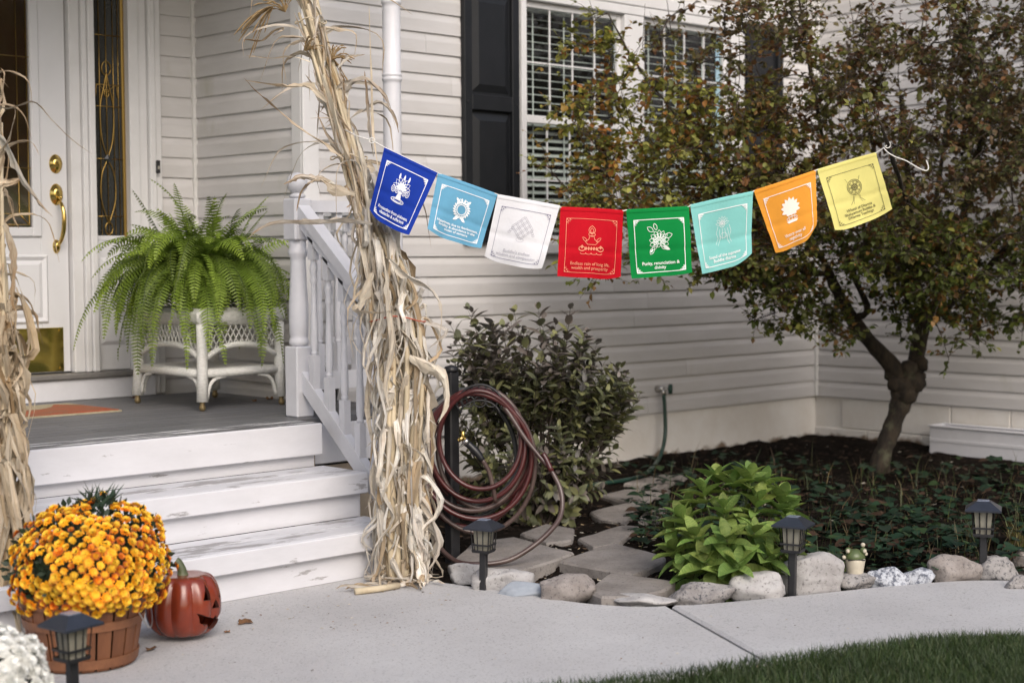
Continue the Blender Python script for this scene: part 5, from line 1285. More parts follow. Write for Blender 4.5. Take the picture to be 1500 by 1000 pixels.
L_([tpt(1322, 556), tpt(1300, 528, -.05), tpt(1272, 498, -.10), tpt(1246, 462, -.2), tpt(1228, 430, -.3), tpt(1212, 398, -.4)], .078, .035)
L_([tpt(1232, 436, -.28), tpt(1205, 380, -.5), tpt(1160, 330, -.7), tpt(1105, 280, -.85), tpt(1040, 235, -1.0)], .032, .012)
L_([tpt(1250, 466, -.2), tpt(1270, 455, -.25), tpt(1258, 420, -.3), tpt(1235, 360, -.4), tpt(1215, 270, -.55), tpt(1200, 170, -.6)], .032, .014)
L_([tpt(1338, 545), tpt(1346, 505, -.02), tpt(1352, 470, -.05), tpt(1345, 430, -.1), tpt(1335, 370, -.15), tpt(1330, 260, -.3), tpt(1320, 140, -.4)], .075, .018, n=20)
L_([tpt(1352, 480, -.04), tpt(1378, 430, -.05), tpt(1395, 370, -.15), tpt(1420, 280, -.3), tpt(1445, 170, -.5)], .046, .016)
L_([tpt(1360, 470), tpt(1385, 452), tpt(1440, 400, -.2), tpt(1500, 330, -.4), tpt(1560, 250, -.5)], .040, .014)
L_([tpt(1332, 440, -.1), tpt(1322, 395, .0), tpt(1300, 300, .1), tpt(1270, 180, .1), tpt(1240, 60, .05)], .032, .012)
L_([tpt(1350, 400, -.1), tpt(1370, 300, .1), tpt(1390, 150, .1), tpt(1400, 20, 0)], .028, .010)
L_([tpt(1215, 402, -.4), tpt(1160, 395, -.7), tpt(1090, 380, -.95), tpt(1020, 360, -1.1), tpt(950, 335, -1.2), tpt(885, 310, -1.25)], .02, .007)
L_([tpt(1105, 280, -.85), tpt(1030, 270, -1.0), tpt(940, 270, -1.1), tpt(860, 250, -1.2)], .013, .006)
L_([tpt(1200, 170, -.6), tpt(1180, 60, -.7), tpt(1165, -40, -.7)], .014, .008)
L_([tpt(1040, 235, -1.0), tpt(990, 170, -1.1), tpt(930, 90, -1.1), tpt(890, 20, -1.1)], .010, .005)
L_([tpt(1338, 345, -.2), tpt(1330, 300, -1.0), tpt(1312, 246, -1.95), tpt(1300, 211, -2.55), tpt(1292, 185, -2.7)], .022, .009)     # the branch that holds the flag string
for i, v in enumerate(tk.v):
    q = Vector(v); tk.v[i] = tuple(q+noise.noise_vector(q*26)*.007+noise.noise_vector(q*70)*.0035)
trunk = tk.build('trunk', m_bark, tree, smooth=True, org=TBs)
# crown lobes: px, py, depth offset, half width, half height, half depth, weight, colour family
LB = [(1010, 250, -1.0, 165, 120, .45, 1.15, 'y'), (885, 300, -1.15, 80, 90, .3, .5, 'y'), (940, 175, -1.1, 110, 90, .35, .5, 'y'), (870, 120, -1.1, 75, 90, .25, .2, 'y'), (835, 220, -1.15, 45, 110, .2, .12, 'y'), (1110, 330, -.9, 150, 100, .5, 1.1, 'm'), (1130, 180, -.8, 160, 150, .6, 1.2, 'm'),
      (1150, 425, -.8, 75, 52, .35, .45, 'g'), (1085, 395, -.95, 60, 30, .3, .35, 'g'), (1270, 230, -.7, 190, 170, .8, 1.45, 'r'), (1400, 250, -.6, 200, 190, .9, 1.6, 'r'), (1300, 370, -.7, 150, 75, .7, 1.3, 'g'), (1430, 390, -.6, 150, 70, .7, 1.3, 'g'), (1530, 280, -.5, 150, 200, .8, 1.6, 'd'),
      (1230, 50, -.6, 190, 95, .7, .6, 'r'), (1420, 40, -.6, 190, 130, .8, .85, 'r'), (1080, 60, -.9, 120, 80, .4, .35, 'r'), (1480, 120, -.6, 120, 140, .7, 1.25, 'd'), (1200, 470, -.6, 60, 28, .3, .2, 'g'), (1330, 470, -.45, 90, 25, .3, .2, 'g'), (1450, 470, -.4, 90, 22, .3, .22, 'g')]
FAM = {'y': [(.24, .24, .055), (.30, .28, .06), (.18, .185, .05), (.33, .20, .05), (.28, .12, .036), (.14, .145, .042), (.27, .265, .085)],
       'm': [(.15, .135, .04), (.12, .125, .038), (.19, .105, .034), (.15, .068, .028), (.17, .17, .045), (.11, .095, .036)],
       'g': [(.09, .115, .028), (.13, .15, .034), (.075, .09, .026), (.17, .165, .04), (.18, .095, .03), (.08, .085, .03)],
       'r': [(.13, .065, .038), (.15, .085, .04), (.12, .095, .045), (.13, .13, .045), (.16, .08, .036), (.105, .082, .045), (.155, .145, .05), (.17, .14, .055)],
       'd': [(.09, .062, .036), (.10, .098, .04), (.115, .07, .034), (.085, .09, .036)]}
tot = sum(l[6] for l in LB); NT = 880; tips = []
for l in LB:
    for k in range(max(3, int(NT*l[6]/tot))):
        a, b, c = R.gauss(0, 1), R.gauss(0, 1), R.gauss(0, 1); n_ = sqrt(a*a+b*b+c*c); s = U(.12, 1)**.45
        p = tpt(l[0]+l[3]*a/n_*s, l[1]+l[4]*b/n_*s, l[2]+l[5]*c/n_*s)
        if p.y > -.12: p.y = -.12-U(0, .2)
        if p.x > XR-.1: p.x = XR-.1-U(0, .2)
        tips.append((p, l[7]))
tips += [(tpt(1325, 285, -1.5), 'm'), (tpt(1278, 165, -2.6), 'm'), (tpt(1330, 200, -2.2), 'm')]
for q in ((1005, 372), (880, 405), (945, 400), (965, 400), (1140, 485), (1172, 480), (1100, 470), (1225, 490), (1085, 425), (1065, 415), (1420, 495), (1475, 478), (1388, 520), (1245, 500)): tips.append((tpt(q[0], q[1], -.7 if q[0] > 1030 else -1.1), 'g'))
sk = np.array([tuple(p) for p in skel]); root_d = np.linalg.norm(sk-np.array(tpt(1336, 540)), axis=1)
tips.sort(key=lambda q: np.min(np.linalg.norm(sk-np.array(q[0]), axis=1)))
tw = MB(); TL = []; up_ = Vector((0, 0, 1))
for (p, fam) in tips:
    pa_ = np.array(p); d = np.linalg.norm(sk-pa_, axis=1); j = int(np.argmin(d+.10*root_d)); s0 = Vector(sk[j]); Ld = (p-s0).length
    mid = s0.lerp(p, .5)+Vector((U(-1, 1), U(-1, 1), U(-.2, 1)))*Ld*.14; Q = bez([s0, mid, p, p+(p-mid)*.25+Vector((0, 0, U(.0, .06)))], 12)
    r_ = min(.010, .0022+.006*Ld); tw.tube(Q, [r_*(1-.8*i/12)+.0006 for i in range(13)], 4, cap=False)
    new = np.array([tuple(q) for q in Q[3:11]]); sk = np.vstack([sk, new]); root_d = np.concatenate([root_d, root_d[j]+np.linalg.norm(new-np.array(s0), axis=1)])
    # side twigs with leaves
    side = R.randint(6, 10)
    for k in range(side):
        t = U(.35, 1); q0 = along(Q, t); dv = Vector((U(-1, 1), U(-1, 1), U(-.6, .9))).normalized(); ln = U(.06, .19); q1 = q0+dv*ln+Vector((0, 0, U(-.02, .03)))
        if q1.y > -.05 or q1.x > XR-.04: continue
        tw.tube([q0, q0.lerp(q1, .5)+Vector((U(-.01, .01), U(-.01, .01), .008)), q1], [.0018, .0013, .0008], 3, cap=False)
        nl = R.randint(5, 9); cf = R.choice(FAM[fam])
        for i in range(nl):
            qq = q0.lerp(q1, U(.15, 1.05)); d2 = (dv*.6+Vector((U(-1, 1), U(-1, 1), U(-.8, .6)))).normalized(); M_ = frame(d2, Vector((U(-.7, .7), U(-.7, .7), 1)).normalized()); M_.translation = qq
            c = cf if R.random() < .7 else R.choice(FAM[fam]); v = U(.7, 1.35); TL.append((M_, U(.020, .042), (c[0]*v*1.12, c[1]*v*1.16, c[2]*v*1.05)))
# bare upright twigs sticking out of the top and the left edge
for k in range(70):
    q0 = Vector(sk[R.randrange(len(sk))]); 
    if q0.z < 1.5: continue
    q1 = q0+Vector((U(-.15, .15), U(-.15, .15), U(.2, .5))); tw.tube([q0, q0.lerp(q1, .5)+Vector((U(-.02, .02), U(-.02, .02), 0)), q1], [.0028, .002, .001], 3, cap=False)
tw.build('twigs', m_twig, tree, org=TBs)
_, TV, TF = leaf_mesh('tmp', m_tleaf, .72, .3, .25, 3)
TL.sort(key=lambda q: proj(q[0].translation)[2]-8*q[1])
pal = [(.21, .20, .045), (.13, .14, .034), (.20, .105, .034), (.115, .056, .03), (.08, .085, .03)]
tml = [leaf_mesh('tree_leaf', mat('tree_leaf_%d' % i, c, .5, None, trans=.3, objvar=.25, spec=.35), .72, .3, .25, 4)[0] for i, c in enumerate(pal)]
front = TL[:300]
for (M_, ln, c) in front:
    j = min(range(len(pal)), key=lambda i: sum((pal[i][q]-c[q])**2 for q in range(3))); inst('leaf', tml[j], tree, M_ @ Matrix.Scale(ln, 4))
foliage_mass(TL[300:], TV, TF, 'crown', m_tleaf, tree, TBs)['kind'] = 'stuff'
print('tree leaves', len(TL), 'shrub', len(LP_))

# ================================================================== GROUND COVER, MULCH, LAWN BLADES
R.seed(3)
gl = []; gb = MB(); gcC = []
_, GV, GF = leaf_mesh('tmp', m_gcov, .95, .25, .2, 4)
GC = [(.014, .034, .018), (.02, .045, .022), (.012, .026, .015), (.03, .055, .02), (.024, .038, .024), (.055, .032, .02)]
def in_gc(px, py):
    if px < 925: return False
    top = 700 if px < 1010 else (690 if px < 1190 else 702)
    return top < py < 858 and not (px < 985 and py > 822)
k = 0
while k < 2100:
    px, py = U(925, 1860), U(668, 858)
    if not in_gc(px, py): continue
    p = gnd(px, py, -.02); k += 1
    if edge_dist(p.x, p.y) < .10 or inside_walk(p.x, p.y): continue
    if p.x > XR-.25: continue
    dens = noise.noise((p.x*2.2, p.y*2.2, 5))
    if dens < -.05 and R.random() < .8: continue
    h = U(.02, .13); lean = Vector((U(-.05, .05), U(-.05, .05), 0)); tpn = p+lean+Vector((0, 0, h))
    for j in range(3):
        az = 2*pi*j/3+U(-.5, .5); d = Vector((cos(az), sin(az), U(-.2, .4))).normalized(); M_ = frame(d, Vector((U(-.3, .3), U(-.3, .3), 1)).normalized()); M_.translation = tpn
        c = GC[min(5, int(R.random()**1.3*6))]; v = U(.7, 1.4); gl.append((M_, U(.028, .078)*R.random()**.3, tuple(q*v for q in c)))
go = foliage_mass(gl, GV, GF, 'ground_cover', m_gcov, None, (2, -2, 0)); tag(go, 'dark green low ground cover spreading through the bed under the tree', 'ground cover', None, 'stuff')
bl = MB(); bc = []
def blade(p, h, w_, lean, c, mb, cc):
    s = Vector((U(-1, 1), U(-1, 1), 0)).normalized()*w_; a = p; m_ = p+lean*.4+Vector((0, 0, h*.6)); t = p+lean+Vector((0, 0, h)); k = len(mb.v)
    mb.v += [tuple(a-s), tuple(a+s), tuple(m_+s*.7), tuple(m_-s*.7), tuple(t)]; mb.f += [(k, k+1, k+2, k+3), (k+3, k+2, k+4)]; cc += [(*c, 1)]*5
for k in range(1400):
    px, py = U(930, 1860), U(690, 855)
    if not in_gc(px, py): continue
    p = gnd(px, py, -.03)
    if edge_dist(p.x, p.y) < .06 or inside_walk(p.x, p.y): continue
    c = R.choice([(.05, .08, .022), (.08, .09, .026), (.17, .13, .06), (.04, .06, .018), (.11, .07, .035)]); v = U(.7, 1.3)
    blade(p, U(.06, .20), U(.0012, .0025), Vector((U(-.08, .08), U(-.08, .08), 0)), tuple(q*v for q in c), bl, bc)
tag(bl.build('weeds', m_grass, None, cols=bc, org=(2, -2, 0)), 'thin grassy weeds and dry stems in the bed', 'weeds', None, 'stuff')
# small grass tufts in the rocks
def tuft(px, py, n, h, c, label):
    p0 = gnd(px, py, -.01); mb = MB(); cc = []
    for k in range(n): blade(p0+Vector((U(-.03, .03), U(-.03, .03), 0)), h*U(.5, 1), U(.002, .004), Vector((U(-.06, .06), U(-.06, .06), 0)), tuple(q*U(.8, 1.2) for q in c), mb, cc)
    tag(mb.build('grass_tuft', m_grass, None, cols=cc, org=p0), label, 'plant')
tuft(1228, 838, 34, .09, (.14, .17, .05), 'small pale green spiky tuft between the large boulder and the frog')
tuft(1488, 800, 40, .12, (.18, .15, .05), 'yellowing grassy tuft in the bed beside the last solar light')
tuft(1180, 800, 24, .07, (.22, .17, .04), 'yellow-green tuft beside the hydrangea and the large boulder')
# mulch chips and pale bits
ch = MB(); cc = []
def chip(p, s, c):
    a = U(0, 6.28); d = Vector((cos(a), sin(a), U(-.3, .3)))*s; e = Vector((-sin(a), cos(a), U(-.2, .3)))*s*U(.25, .5); k = len(ch.v); n_ = Vector((0, 0, s*.18))
    ch.v += [tuple(p-d-e), tuple(p+d-e), tuple(p+d+e), tuple(p-d+e), tuple(p-d*.8-e*.8+n_), tuple(p+d*.8-e*.8+n_), tuple(p+d*.8+e*.8+n_), tuple(p-d*.8+e*.8+n_)]
    ch.f += [(k+4, k+5, k+6, k+7), (k, k+1, k+5, k+4), (k+1, k+2, k+6, k+5), (k+2, k+3, k+7, k+6), (k+3, k, k+4, k+7)]; cc.extend([(*c, 1)]*8)
k = 0
while k < 9000:
    x, y = U(.2, XR-.02), U(-3.1, -.02); k += 1
    if inside_walk(x, y) or edge_dist(x, y) < .03: continue
    if x < .86 and y > -.7: continue
    z = soil_z(x, y); r_ = R.random()
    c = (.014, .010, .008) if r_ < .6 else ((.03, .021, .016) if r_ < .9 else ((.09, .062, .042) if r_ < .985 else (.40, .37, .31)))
    chip(Vector((x, y, z+.003)), U(.006, .018)*(.7 if r_ > .97 else 1), c)
for k in range(160):
    p = gnd(U(760, 960), U(740, 850), 0); p.z = soil_z(p.x, p.y)+.004; chip(p, U(.004, .010), R.choice([(.5, .45, .36), (.4, .3, .18), (.55, .52, .45)]))
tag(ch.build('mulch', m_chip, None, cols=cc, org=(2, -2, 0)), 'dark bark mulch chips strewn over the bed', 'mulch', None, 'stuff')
# lawn: sheet just under the walk edge and blades
lw = MB(); n = len(gc); far = [p+Vector((-.2, -1.6)) for p in gc]
lw.add([(p.x, p.y, -.02) for p in gc]+[(p.x, p.y, -.02) for p in far], [(i, i+1, n+i+1, n+i) for i in range(n-1)]); tag(lw.build('lawn_edge', m_lawn), 'lawn turf beside the walk', None, None, 'structure')
lb = MB(); lc = []
for k in range(60000):
    i = R.randrange(18, n-4); f = R.random(); e = gc[i].lerp(gc[i+1], f); dd = R.random()**1.25*.95-.02
    t = (gc[i+1]-gc[i]).normalized(); nn = Vector((t.y, -t.x))
    p = Vector((e.x+nn.x*dd, e.y+nn.y*dd, -.02)); pj = proj(p)
    if not (-300 < pj[0] < 2300 and 880 < pj[1] < 1350): continue
    v = U(.65, 1.35)*(1+.25*noise.noise((p.x*4, p.y*4, 0))); c = R.choice([(.036, .066, .017), (.046, .08, .022), (.03, .052, .016), (.07, .09, .032)])
    blade(p, U(.022, .055), U(.0010, .0019), Vector((U(-.028, .028), U(-.028, .028), 0)), tuple(q*v for q in c), lb, lc)
tag(lb.build('grass', m_grass, None, cols=lc, org=(0, -3.5, 0)), 'short green lawn grass along the edge of the walk', 'grass', None, 'stuff')
# crumbs of leaf and husk on the concrete
cr = MB(); crc = []
for i in range(150):
    px, py = (U(330, 660), U(862, 925)) if R.random() < .6 else (U(250, 1450), U(872, 985))
    p = gnd(px, py, .0015)
    if p.y > -1.43 and p.x < .2: continue
    if not inside_walk(p.x, p.y): continue
    a = U(0, 6.28); L = U(.002, .009); d = Vector((cos(a), sin(a), 0))*L; e = Vector((-sin(a), cos(a), 0))*L*U(.2, .6); k = len(cr.v)
    cr.v += [tuple(p-d), tuple(p+e+Vector((0, 0, .002))), tuple(p+d), tuple(p-e+Vector((0, 0, .001)))]; cr.f.append((k, k+1, k+2, k+3)); crc += [(*R.choice([(.5, .42, .3), (.25, .15, .08), (.12, .09, .06), (.6, .55, .45)]), 1)]*4
tag(cr.build('litter', m_chip, None, cols=crc, org=(0, -2, 0)), 'tiny crumbs of leaf and husk scattered on the walk', 'litter', None, 'stuff')

# ================================================================== TREES ACROSS THE LAWN (seen as reflections in the door glass)
R.seed(61)
def yard_tree(x, y, h, cols, label):
    t = thing('yard_tree', (x, y, -.07), label, 'tree', 'autumn trees across the lawn'); tk2 = MB()
    tk2.tube(bez([(x, y, -.1), (x+.1, y, h*.3), (x-.05, y+.1, h*.75)], 12), [.22*(1-.7*i/12) for i in range(13)], 10)
    for k in range(9):
        z = h*U(.3, .6); a = U(0, 6.28); L = h*U(.2, .36); tk2.tube([(x, y, z), (x+cos(a)*L*.5, y+sin(a)*L*.5, z+L*.5), (x+cos(a)*L, y+sin(a)*L, z+L*.8)], [.08, .05, .02], 6)
    tk2.build('trunk', m_bark, t, smooth=True); it = []
    cl = [(Vector((x+U(-1, 1)*h*.28, y+U(-1, 1)*h*.28, h*U(.42, 1.0))), U(.12, .2)*h) for _ in range(16)]
    for k in range(9000):
        c, r_ = R.choice(cl); d = Vector((R.gauss(0, 1), R.gauss(0, 1), R.gauss(0, 1))).normalized(); p = c+d*r_*U(.5, 1)
        M_ = frame(Vector((U(-1, 1), U(-1, 1), U(-1, .5))).normalized(), Vector((U(-.6, .6), U(-.6, .6), 1))); M_.translation = p; cc_ = R.choice(cols); v = U(.7, 1.3); it.append((M_, U(.22, .40), tuple(q*v for q in cc_)))
    foliage_mass(it, TV, TF, 'crown', m_tleaf, t, (x, y, 0))['kind'] = 'stuff'
yard_tree(9.5, -17.5, 7.5, [(.40, .12, .02), (.48, .20, .03), (.30, .07, .02), (.36, .24, .04)], 'orange maple across the lawn facing the front door')
yard_tree(13.5, -21, 8.5, [(.16, .19, .04), (.10, .14, .03), (.30, .22, .04)], 'yellow-green tree standing behind the orange maple across the lawn')
yard_tree(5.5, -22, 8.0, [(.40, .16, .03), (.34, .26, .05), (.22, .09, .02)], 'rust coloured tree across the lawn with yellow patches')

# ================================================================== PRAYER FLAGS
R.seed(8)
def txt_mesh(body, size, bold=0):
    cu = bpy.data.curves.new('t', 'FONT'); cu.body = body; cu.size = size; cu.align_x = 'CENTER'; cu.space_line = .95; cu.offset = bold; cu.resolution_u = 3
    ob = bpy.data.objects.new('t', cu); COL.objects.link(ob); bpy.context.view_layer.update()
    me = bpy.data.meshes.new_from_object(ob.evaluated_get(bpy.context.evaluated_depsgraph_get()))
    V = [tuple(v.co) for v in me.vertices]; F = [tuple(p.vertices) for p in me.polygons]
    bpy.data.objects.remove(ob); bpy.data.curves.remove(cu); bpy.data.meshes.remove(me); return V, F
class Draw:
    """flat print in flag coordinates: x 0..1 to the right, y 0..1 downwards"""
    def __init__(s): s.V = []; s.F = []
    def poly(s, pts): k = len(s.V); s.V += list(pts); s.F.append(tuple(range(k, k+len(pts))))
    def stroke(s, pts, w_=.008, closed=False, sub=.03):
        if closed: pts = list(pts)+[pts[0]]
        q = [pts[0]]
        for a, b in zip(pts, pts[1:]):
            L = math.hypot(b[0]-a[0], b[1]-a[1]); n = max(1, int(L/sub))
            q += [(a[0]+(b[0]-a[0])*i/n, a[1]+(b[1]-a[1])*i/n) for i in range(1, n+1)]
        k = len(s.V)
        for i, p in enumerate(q):
            a, b = q[max(i-1, 0)], q[min(i+1, len(q)-1)]
            if closed and i in (0, len(q)-1): a, b = q[-2], q[1]
            dx, dy = b[0]-a[0], b[1]-a[1]; L = math.hypot(dx, dy) or 1; s.V += [(p[0]-dy/L*w_*.42, p[1]+dx/L*w_*.42), (p[0]+dy/L*w_*.42, p[1]-dx/L*w_*.42)]
        for i in range(len(q)-1): s.F.append((k+2*i, k+2*i+1, k+2*i+3, k+2*i+2))
    def ring(s, cx, cy, rx, ry=None, w_=.008, n=24, a0=0, a1=2*pi):
        ry = ry or rx; full = abs(a1-a0) > 6.2; m = n if full else n+1
        s.stroke([(cx+rx*cos(a0+(a1-a0)*i/n), cy+ry*sin(a0+(a1-a0)*i/n)) for i in range(m)], w_, full)
    def petal(s, cx, cy, ang, L, W, w_=.007, fill=False):
        c, t = cos(ang), sin(ang); pts = []
        for i in range(13):
            u_ = i/6 if i <= 6 else 2-i/6; sd = (1 if i <= 6 else -1)*W*sin(pi*u_)**.8/2; pts.append((cx+c*L*u_-t*sd, cy+t*L*u_+c*sd))
        s.poly(pts[:-1]) if fill else s.stroke(pts[:-1], w_, True)
def emblem(kind):
    d = Draw(); cx, cy = .5, .43
    if kind == 'parasol':
        for i in range(7): a = pi+pi*(i+.5)/7; d.petal(cx, cy+.02, a, .17, .075, .008); d.petal(cx, cy+.02, a, .11, .04, 0, True)
        for i in range(5): x = cx-.14+.07*i; d.ring(x, cy+.045, .035, .045, .011, 12); d.ring(x, cy+.05, .014, .02, .009, 8)
        d.poly([(cx-.02, cy+.05), (cx+.02, cy+.05), (cx+.055, cy+.16), (cx-.055, cy+.16)])
        d.ring(cx, cy+.18, .13, .03, .012, 20); d.ring(cx, cy+.18, .09, .016, .009, 16)
        for sx in (-.09, 0, .09): d.petal(cx+sx, cy-.10, -pi/2, .09, .03, 0, True)
    elif kind == 'fish':
        for i in range(20):
            a = 2*pi*i/20; d.petal(cx+.085*cos(a), cy+.03+.09*sin(a), a+.5, .065, .03, 0, True)
        d.ring(cx, cy+.03, .075, .08, .016, 24); d.ring(cx, cy+.03, .118, .125, .006, 28)
        for sg in (-1, 1):
            d.ring(cx+sg*.045, cy-.10, .03, .028, .014, 12); d.petal(cx+sg*.06, cy-.07, -pi/2+sg*.7, .09, .04, 0, True); d.petal(cx+sg*.02, cy-.07, -pi/2+sg*.1, .08, .03, 0, True)
            d.petal(cx+sg*.02, cy+.15, pi/2-sg*.9, .10, .045, 0, True)
    elif kind == 'knot':
        n = 4; s_ = .054
        for i in range(n):
            o = (i-(n-1)/2)*s_
            for w2 in (-.008, .008):
                for sg in (-1, 1): d.stroke([(cx+sg*(-.085+o+w2), cy-.085-o-w2), (cx+sg*(.085+o+w2), cy+.085-o-w2)], .005)
        for sx in (-1, 1):
            for j in range(3): d.ring(cx+sx*(.15+.02*j), cy+.02+.03*j, .02, .016, .005, 10)
        d.ring(cx, cy+.17, .06, .03, .005, 14)
    elif kind == 'vase':
        d.petal(cx, cy-.05, -pi/2, .12, .10, .009); d.petal(cx, cy-.06, -pi/2, .08, .05, .009); d.ring(cx, cy-.05, .05, .028, .009, 16)
        d.stroke([(cx-.03, cy-.03), (cx-.045, cy+.02), (cx-.10, cy+.05), (cx-.06, cy+.09), (cx+.06, cy+.09), (cx+.10, cy+.05), (cx+.045, cy+.02), (cx+.03, cy-.03)], .009, True)
        for sx in (-1, 1): d.petal(cx+sx*.07, cy+.05, -pi/2+sx*.9, .09, .035, .008); d.ring(cx+sx*.14, cy+.15, .045, .03, .014, 14); d.petal(cx+sx*.14, cy+.15, -pi/2, .05, .04, 0, True)
        for i in range(5): d.petal(cx-.08+.04*i, cy+.17, -pi/2, .05, .035, 0, True)
        for i in range(4): d.ring(cx-.12+.08*i, cy+.205, .045, .022, .007, 12, 0, pi)
    elif kind == 'lotus':
        cx -= .01
        for k, (r_, n, L, W) in enumerate(((.10, 11, .11, .06), (.05, 9, .09, .06))):
            for i in range(n): a = -pi/2+2*pi*(i-(n-1)/2)/(n+1.5)*.95; d.petal(cx+r_*cos(a)*.5, cy+.05+r_*sin(a)*.5, a, L, W, .009)
        for i in range(7): a = 2*pi*i/7; d.ring(cx+.06*cos(a), cy+.06+.05*sin(a), .026, .024, .009, 10, .4, 5.4)
        d.ring(cx, cy+.06, .022, .02, .009, 10)
        d.petal(cx-.09, cy-.09, -2.5, .11, .06, .010); d.petal(cx-.04, cy-.11, -1.9, .10, .05, .010)
        d.petal(cx-.08, cy+.13, 2.2, .12, .06, .009); d.petal(cx+.06, cy+.12, .45, .13, .05, 0, True); d.petal(cx+.09, cy-.01, -.25, .12, .07, .010); d.petal(cx-.10, cy+.16, 2.4, .06, .03, 0, True)
    elif kind == 'conch':
        d.ring(cx-.02, cy-.06, .04, .04, .007, 14); d.ring(cx-.02, cy-.06, .018, .018, .006, 10)
        for i in range(7): d.petal(cx-.02, cy-.06, -pi+.2+i*.45, .11, .035, .005)
        for k in range(4): d.stroke([(cx-.06+.04*k, cy+.0), (cx-.07+.05*k, cy+.07), (cx-.05+.035*k, cy+.14)], .006)
        for sg in (-1, 1): d.stroke([(cx+sg*.09, cy-.04), (cx+sg*.12, cy+.05), (cx+sg*.09, cy+.12), (cx+sg*.13, cy+.2)], .006); d.stroke([(cx+sg*.05, cy+.1), (cx+sg*.07, cy+.17), (cx+sg*.10, cy+.22)], .006)
        d.ring(cx, cy+.09, .05, .035, .006, 14)
    elif kind == 'banner':
        for i in range(9): a = -pi-.25+(pi+.5)*i/8; d.petal(cx-.0, cy, a, .17, .07, 0, True)
        d.poly([(cx-.10, cy-.04), (cx+.10, cy-.04), (cx+.09, cy+.09), (cx-.09, cy+.09)]); d.ring(cx, cy+.14, .10, .025, .012, 18)
        for x in (-.06, 0, .06): d.stroke([(cx+x, cy+.09), (cx+x*.8, cy+.17)], .012)
        d.poly([(cx-.11, cy+.17), (cx+.11, cy+.17), (cx+.08, cy+.20), (cx-.08, cy+.20)])
    else:
        cy -= .01
        for r_ in (.115, .095, .05, .038): d.ring(cx, cy, r_, r_, .008, 28)
        for i in range(8): a = 2*pi*i/8; d.stroke([(cx+.012*cos(a), cy+.012*sin(a)), (cx+.05*cos(a), cy+.05*sin(a))], .008); d.ring(cx+.073*cos(a), cy+.073*sin(a), .012, .012, .006, 8)
        d.ring(cx, cy, .012, .012, .01, 8)
        for sg in (-1, 1): d.stroke([(cx+sg*.05, cy+.12), (cx+sg*.06, cy+.18), (cx+sg*.12, cy+.24)], .006); d.stroke([(cx+sg*.09, cy-.09), (cx+sg*.12, cy-.15)], .005); d.stroke([(cx+sg*.03, cy+.12), (cx+sg*.07, cy+.24)], .004)
    return d
def border(w_, thick):
    d = Draw(); a, b, t, bt = .10, .90, .155, .93; d.stroke([(a, t), (b, t), (b, bt), (a, bt)], w_, True, .025)
    for (x, y, sx, sy) in ((a, t, 1, 1), (b, t, -1, 1), (b, bt, -1, -1), (a, bt, 1, -1)):
        for i in range(3):
            n = 3-i
            for j in range(n):
                if thick or (i+j) % 2 == 0:
                    u0, v0 = x+sx*(.004+.022*j), y+sy*(.004+.022*i); s_ = .018 if thick else .014; d.poly([(u0, v0), (u0+sx*s_, v0), (u0+sx*s_, v0+sy*s_), (u0, v0+sy*s_)])
        d.stroke([(x+sx*.0, y+sy*.075), (x+sx*.03, y+sy*.075), (x+sx*.03, y+sy*.045), (x+sx*.055, y+sy*.045), (x+sx*.055, y+sy*.02), (x+sx*.08, y+sy*.02), (x+sx*.08, y)], w_*.6)
    return d
def cloth(name, c):
    return mat(name, c, .8, tuple(q*.93 for q in c), vs=4, bump=.5, bs=30, trans=.2, spec=.15)
FL = [ # corners TL TR BR BL, colour, print colour, emblem, text, size, cuts (bl, br), label
 ((563, 216), (641, 253), (598, 347), (539, 316), (.012, .045, .36), (.78, .80, .86), 'parasol', 'Protection from sickness,\nobstacles & sufferings', .066, (.10, .03), True, 'royal blue prayer flag printed with a white parasol emblem, tied nearest the corn stalks', 'blue'),
 ((641.5, 254), (728.6, 285), (703, 367), (624.5, 340), (.16, .42, .62), (.80, .84, .86), 'fish', 'Happiness due to fearlessness,\nfertility & abundance in the\nocean of samsara', .060, (.04, .03), True, 'sky blue prayer flag printed with a white pair of fishes', 'sky_blue'),
 ((729, 285.6), (820, 302), (793, 398), (709, 380), (.82, .82, .85), (.16, .15, .24), 'knot', "Buddha's endless\nwisdom and compassion", .066, (.05, .05), False, 'white prayer flag printed with a faint grey endless knot', 'white'),
 ((821, 304), (913, 309), (910, 410), (817, 404), (.58, .006, .018), (.86, .32, .20), 'vase', 'Endless rain of long life,\nwealth and prosperity', .066, (.0, .05), False, 'red prayer flag printed with an orange-pink vase emblem', 'red'),
 ((917, 308), (1009, 303), (1014, 402), (925, 408), (.004, .26, .055), (.78, .86, .80), 'lotus', 'Purity, renunciation &\ndivinity', .070, (.0, .03), True, 'green prayer flag printed with a white lotus flower', 'green'),
 ((1011, 301), (1103, 281), (1099, 384), (1027, 402), (.26, .64, .60), (.80, .82, .82), 'conch', 'Sound of the supreme\nBuddha dharma', .066, (.0, .12), True, 'pale turquoise prayer flag printed with a faint white conch', 'turquoise'),
 ((1104, 280), (1194.5, 250), (1199, 345), (1139, 374), (.87, .37, .05), (.86, .76, .68), 'banner', 'Victory over all\nnegativity', .070, (.04, .16), True, 'orange prayer flag printed with a pale victory banner', 'orange'),
 ((1197, 249), (1283, 224), (1309, 310), (1226, 342), (.85, .78, .27), (.09, .075, .03), 'wheel', 'Wheel of Dharma\nShakyamuni Buddha &\nDharma Teachings', .062, (.06, .05), False, 'yellow prayer flag printed with a black wheel of spokes', 'yellow')]
tops = []
def fdepth(px): return 5.84+.31*(px-540)/760
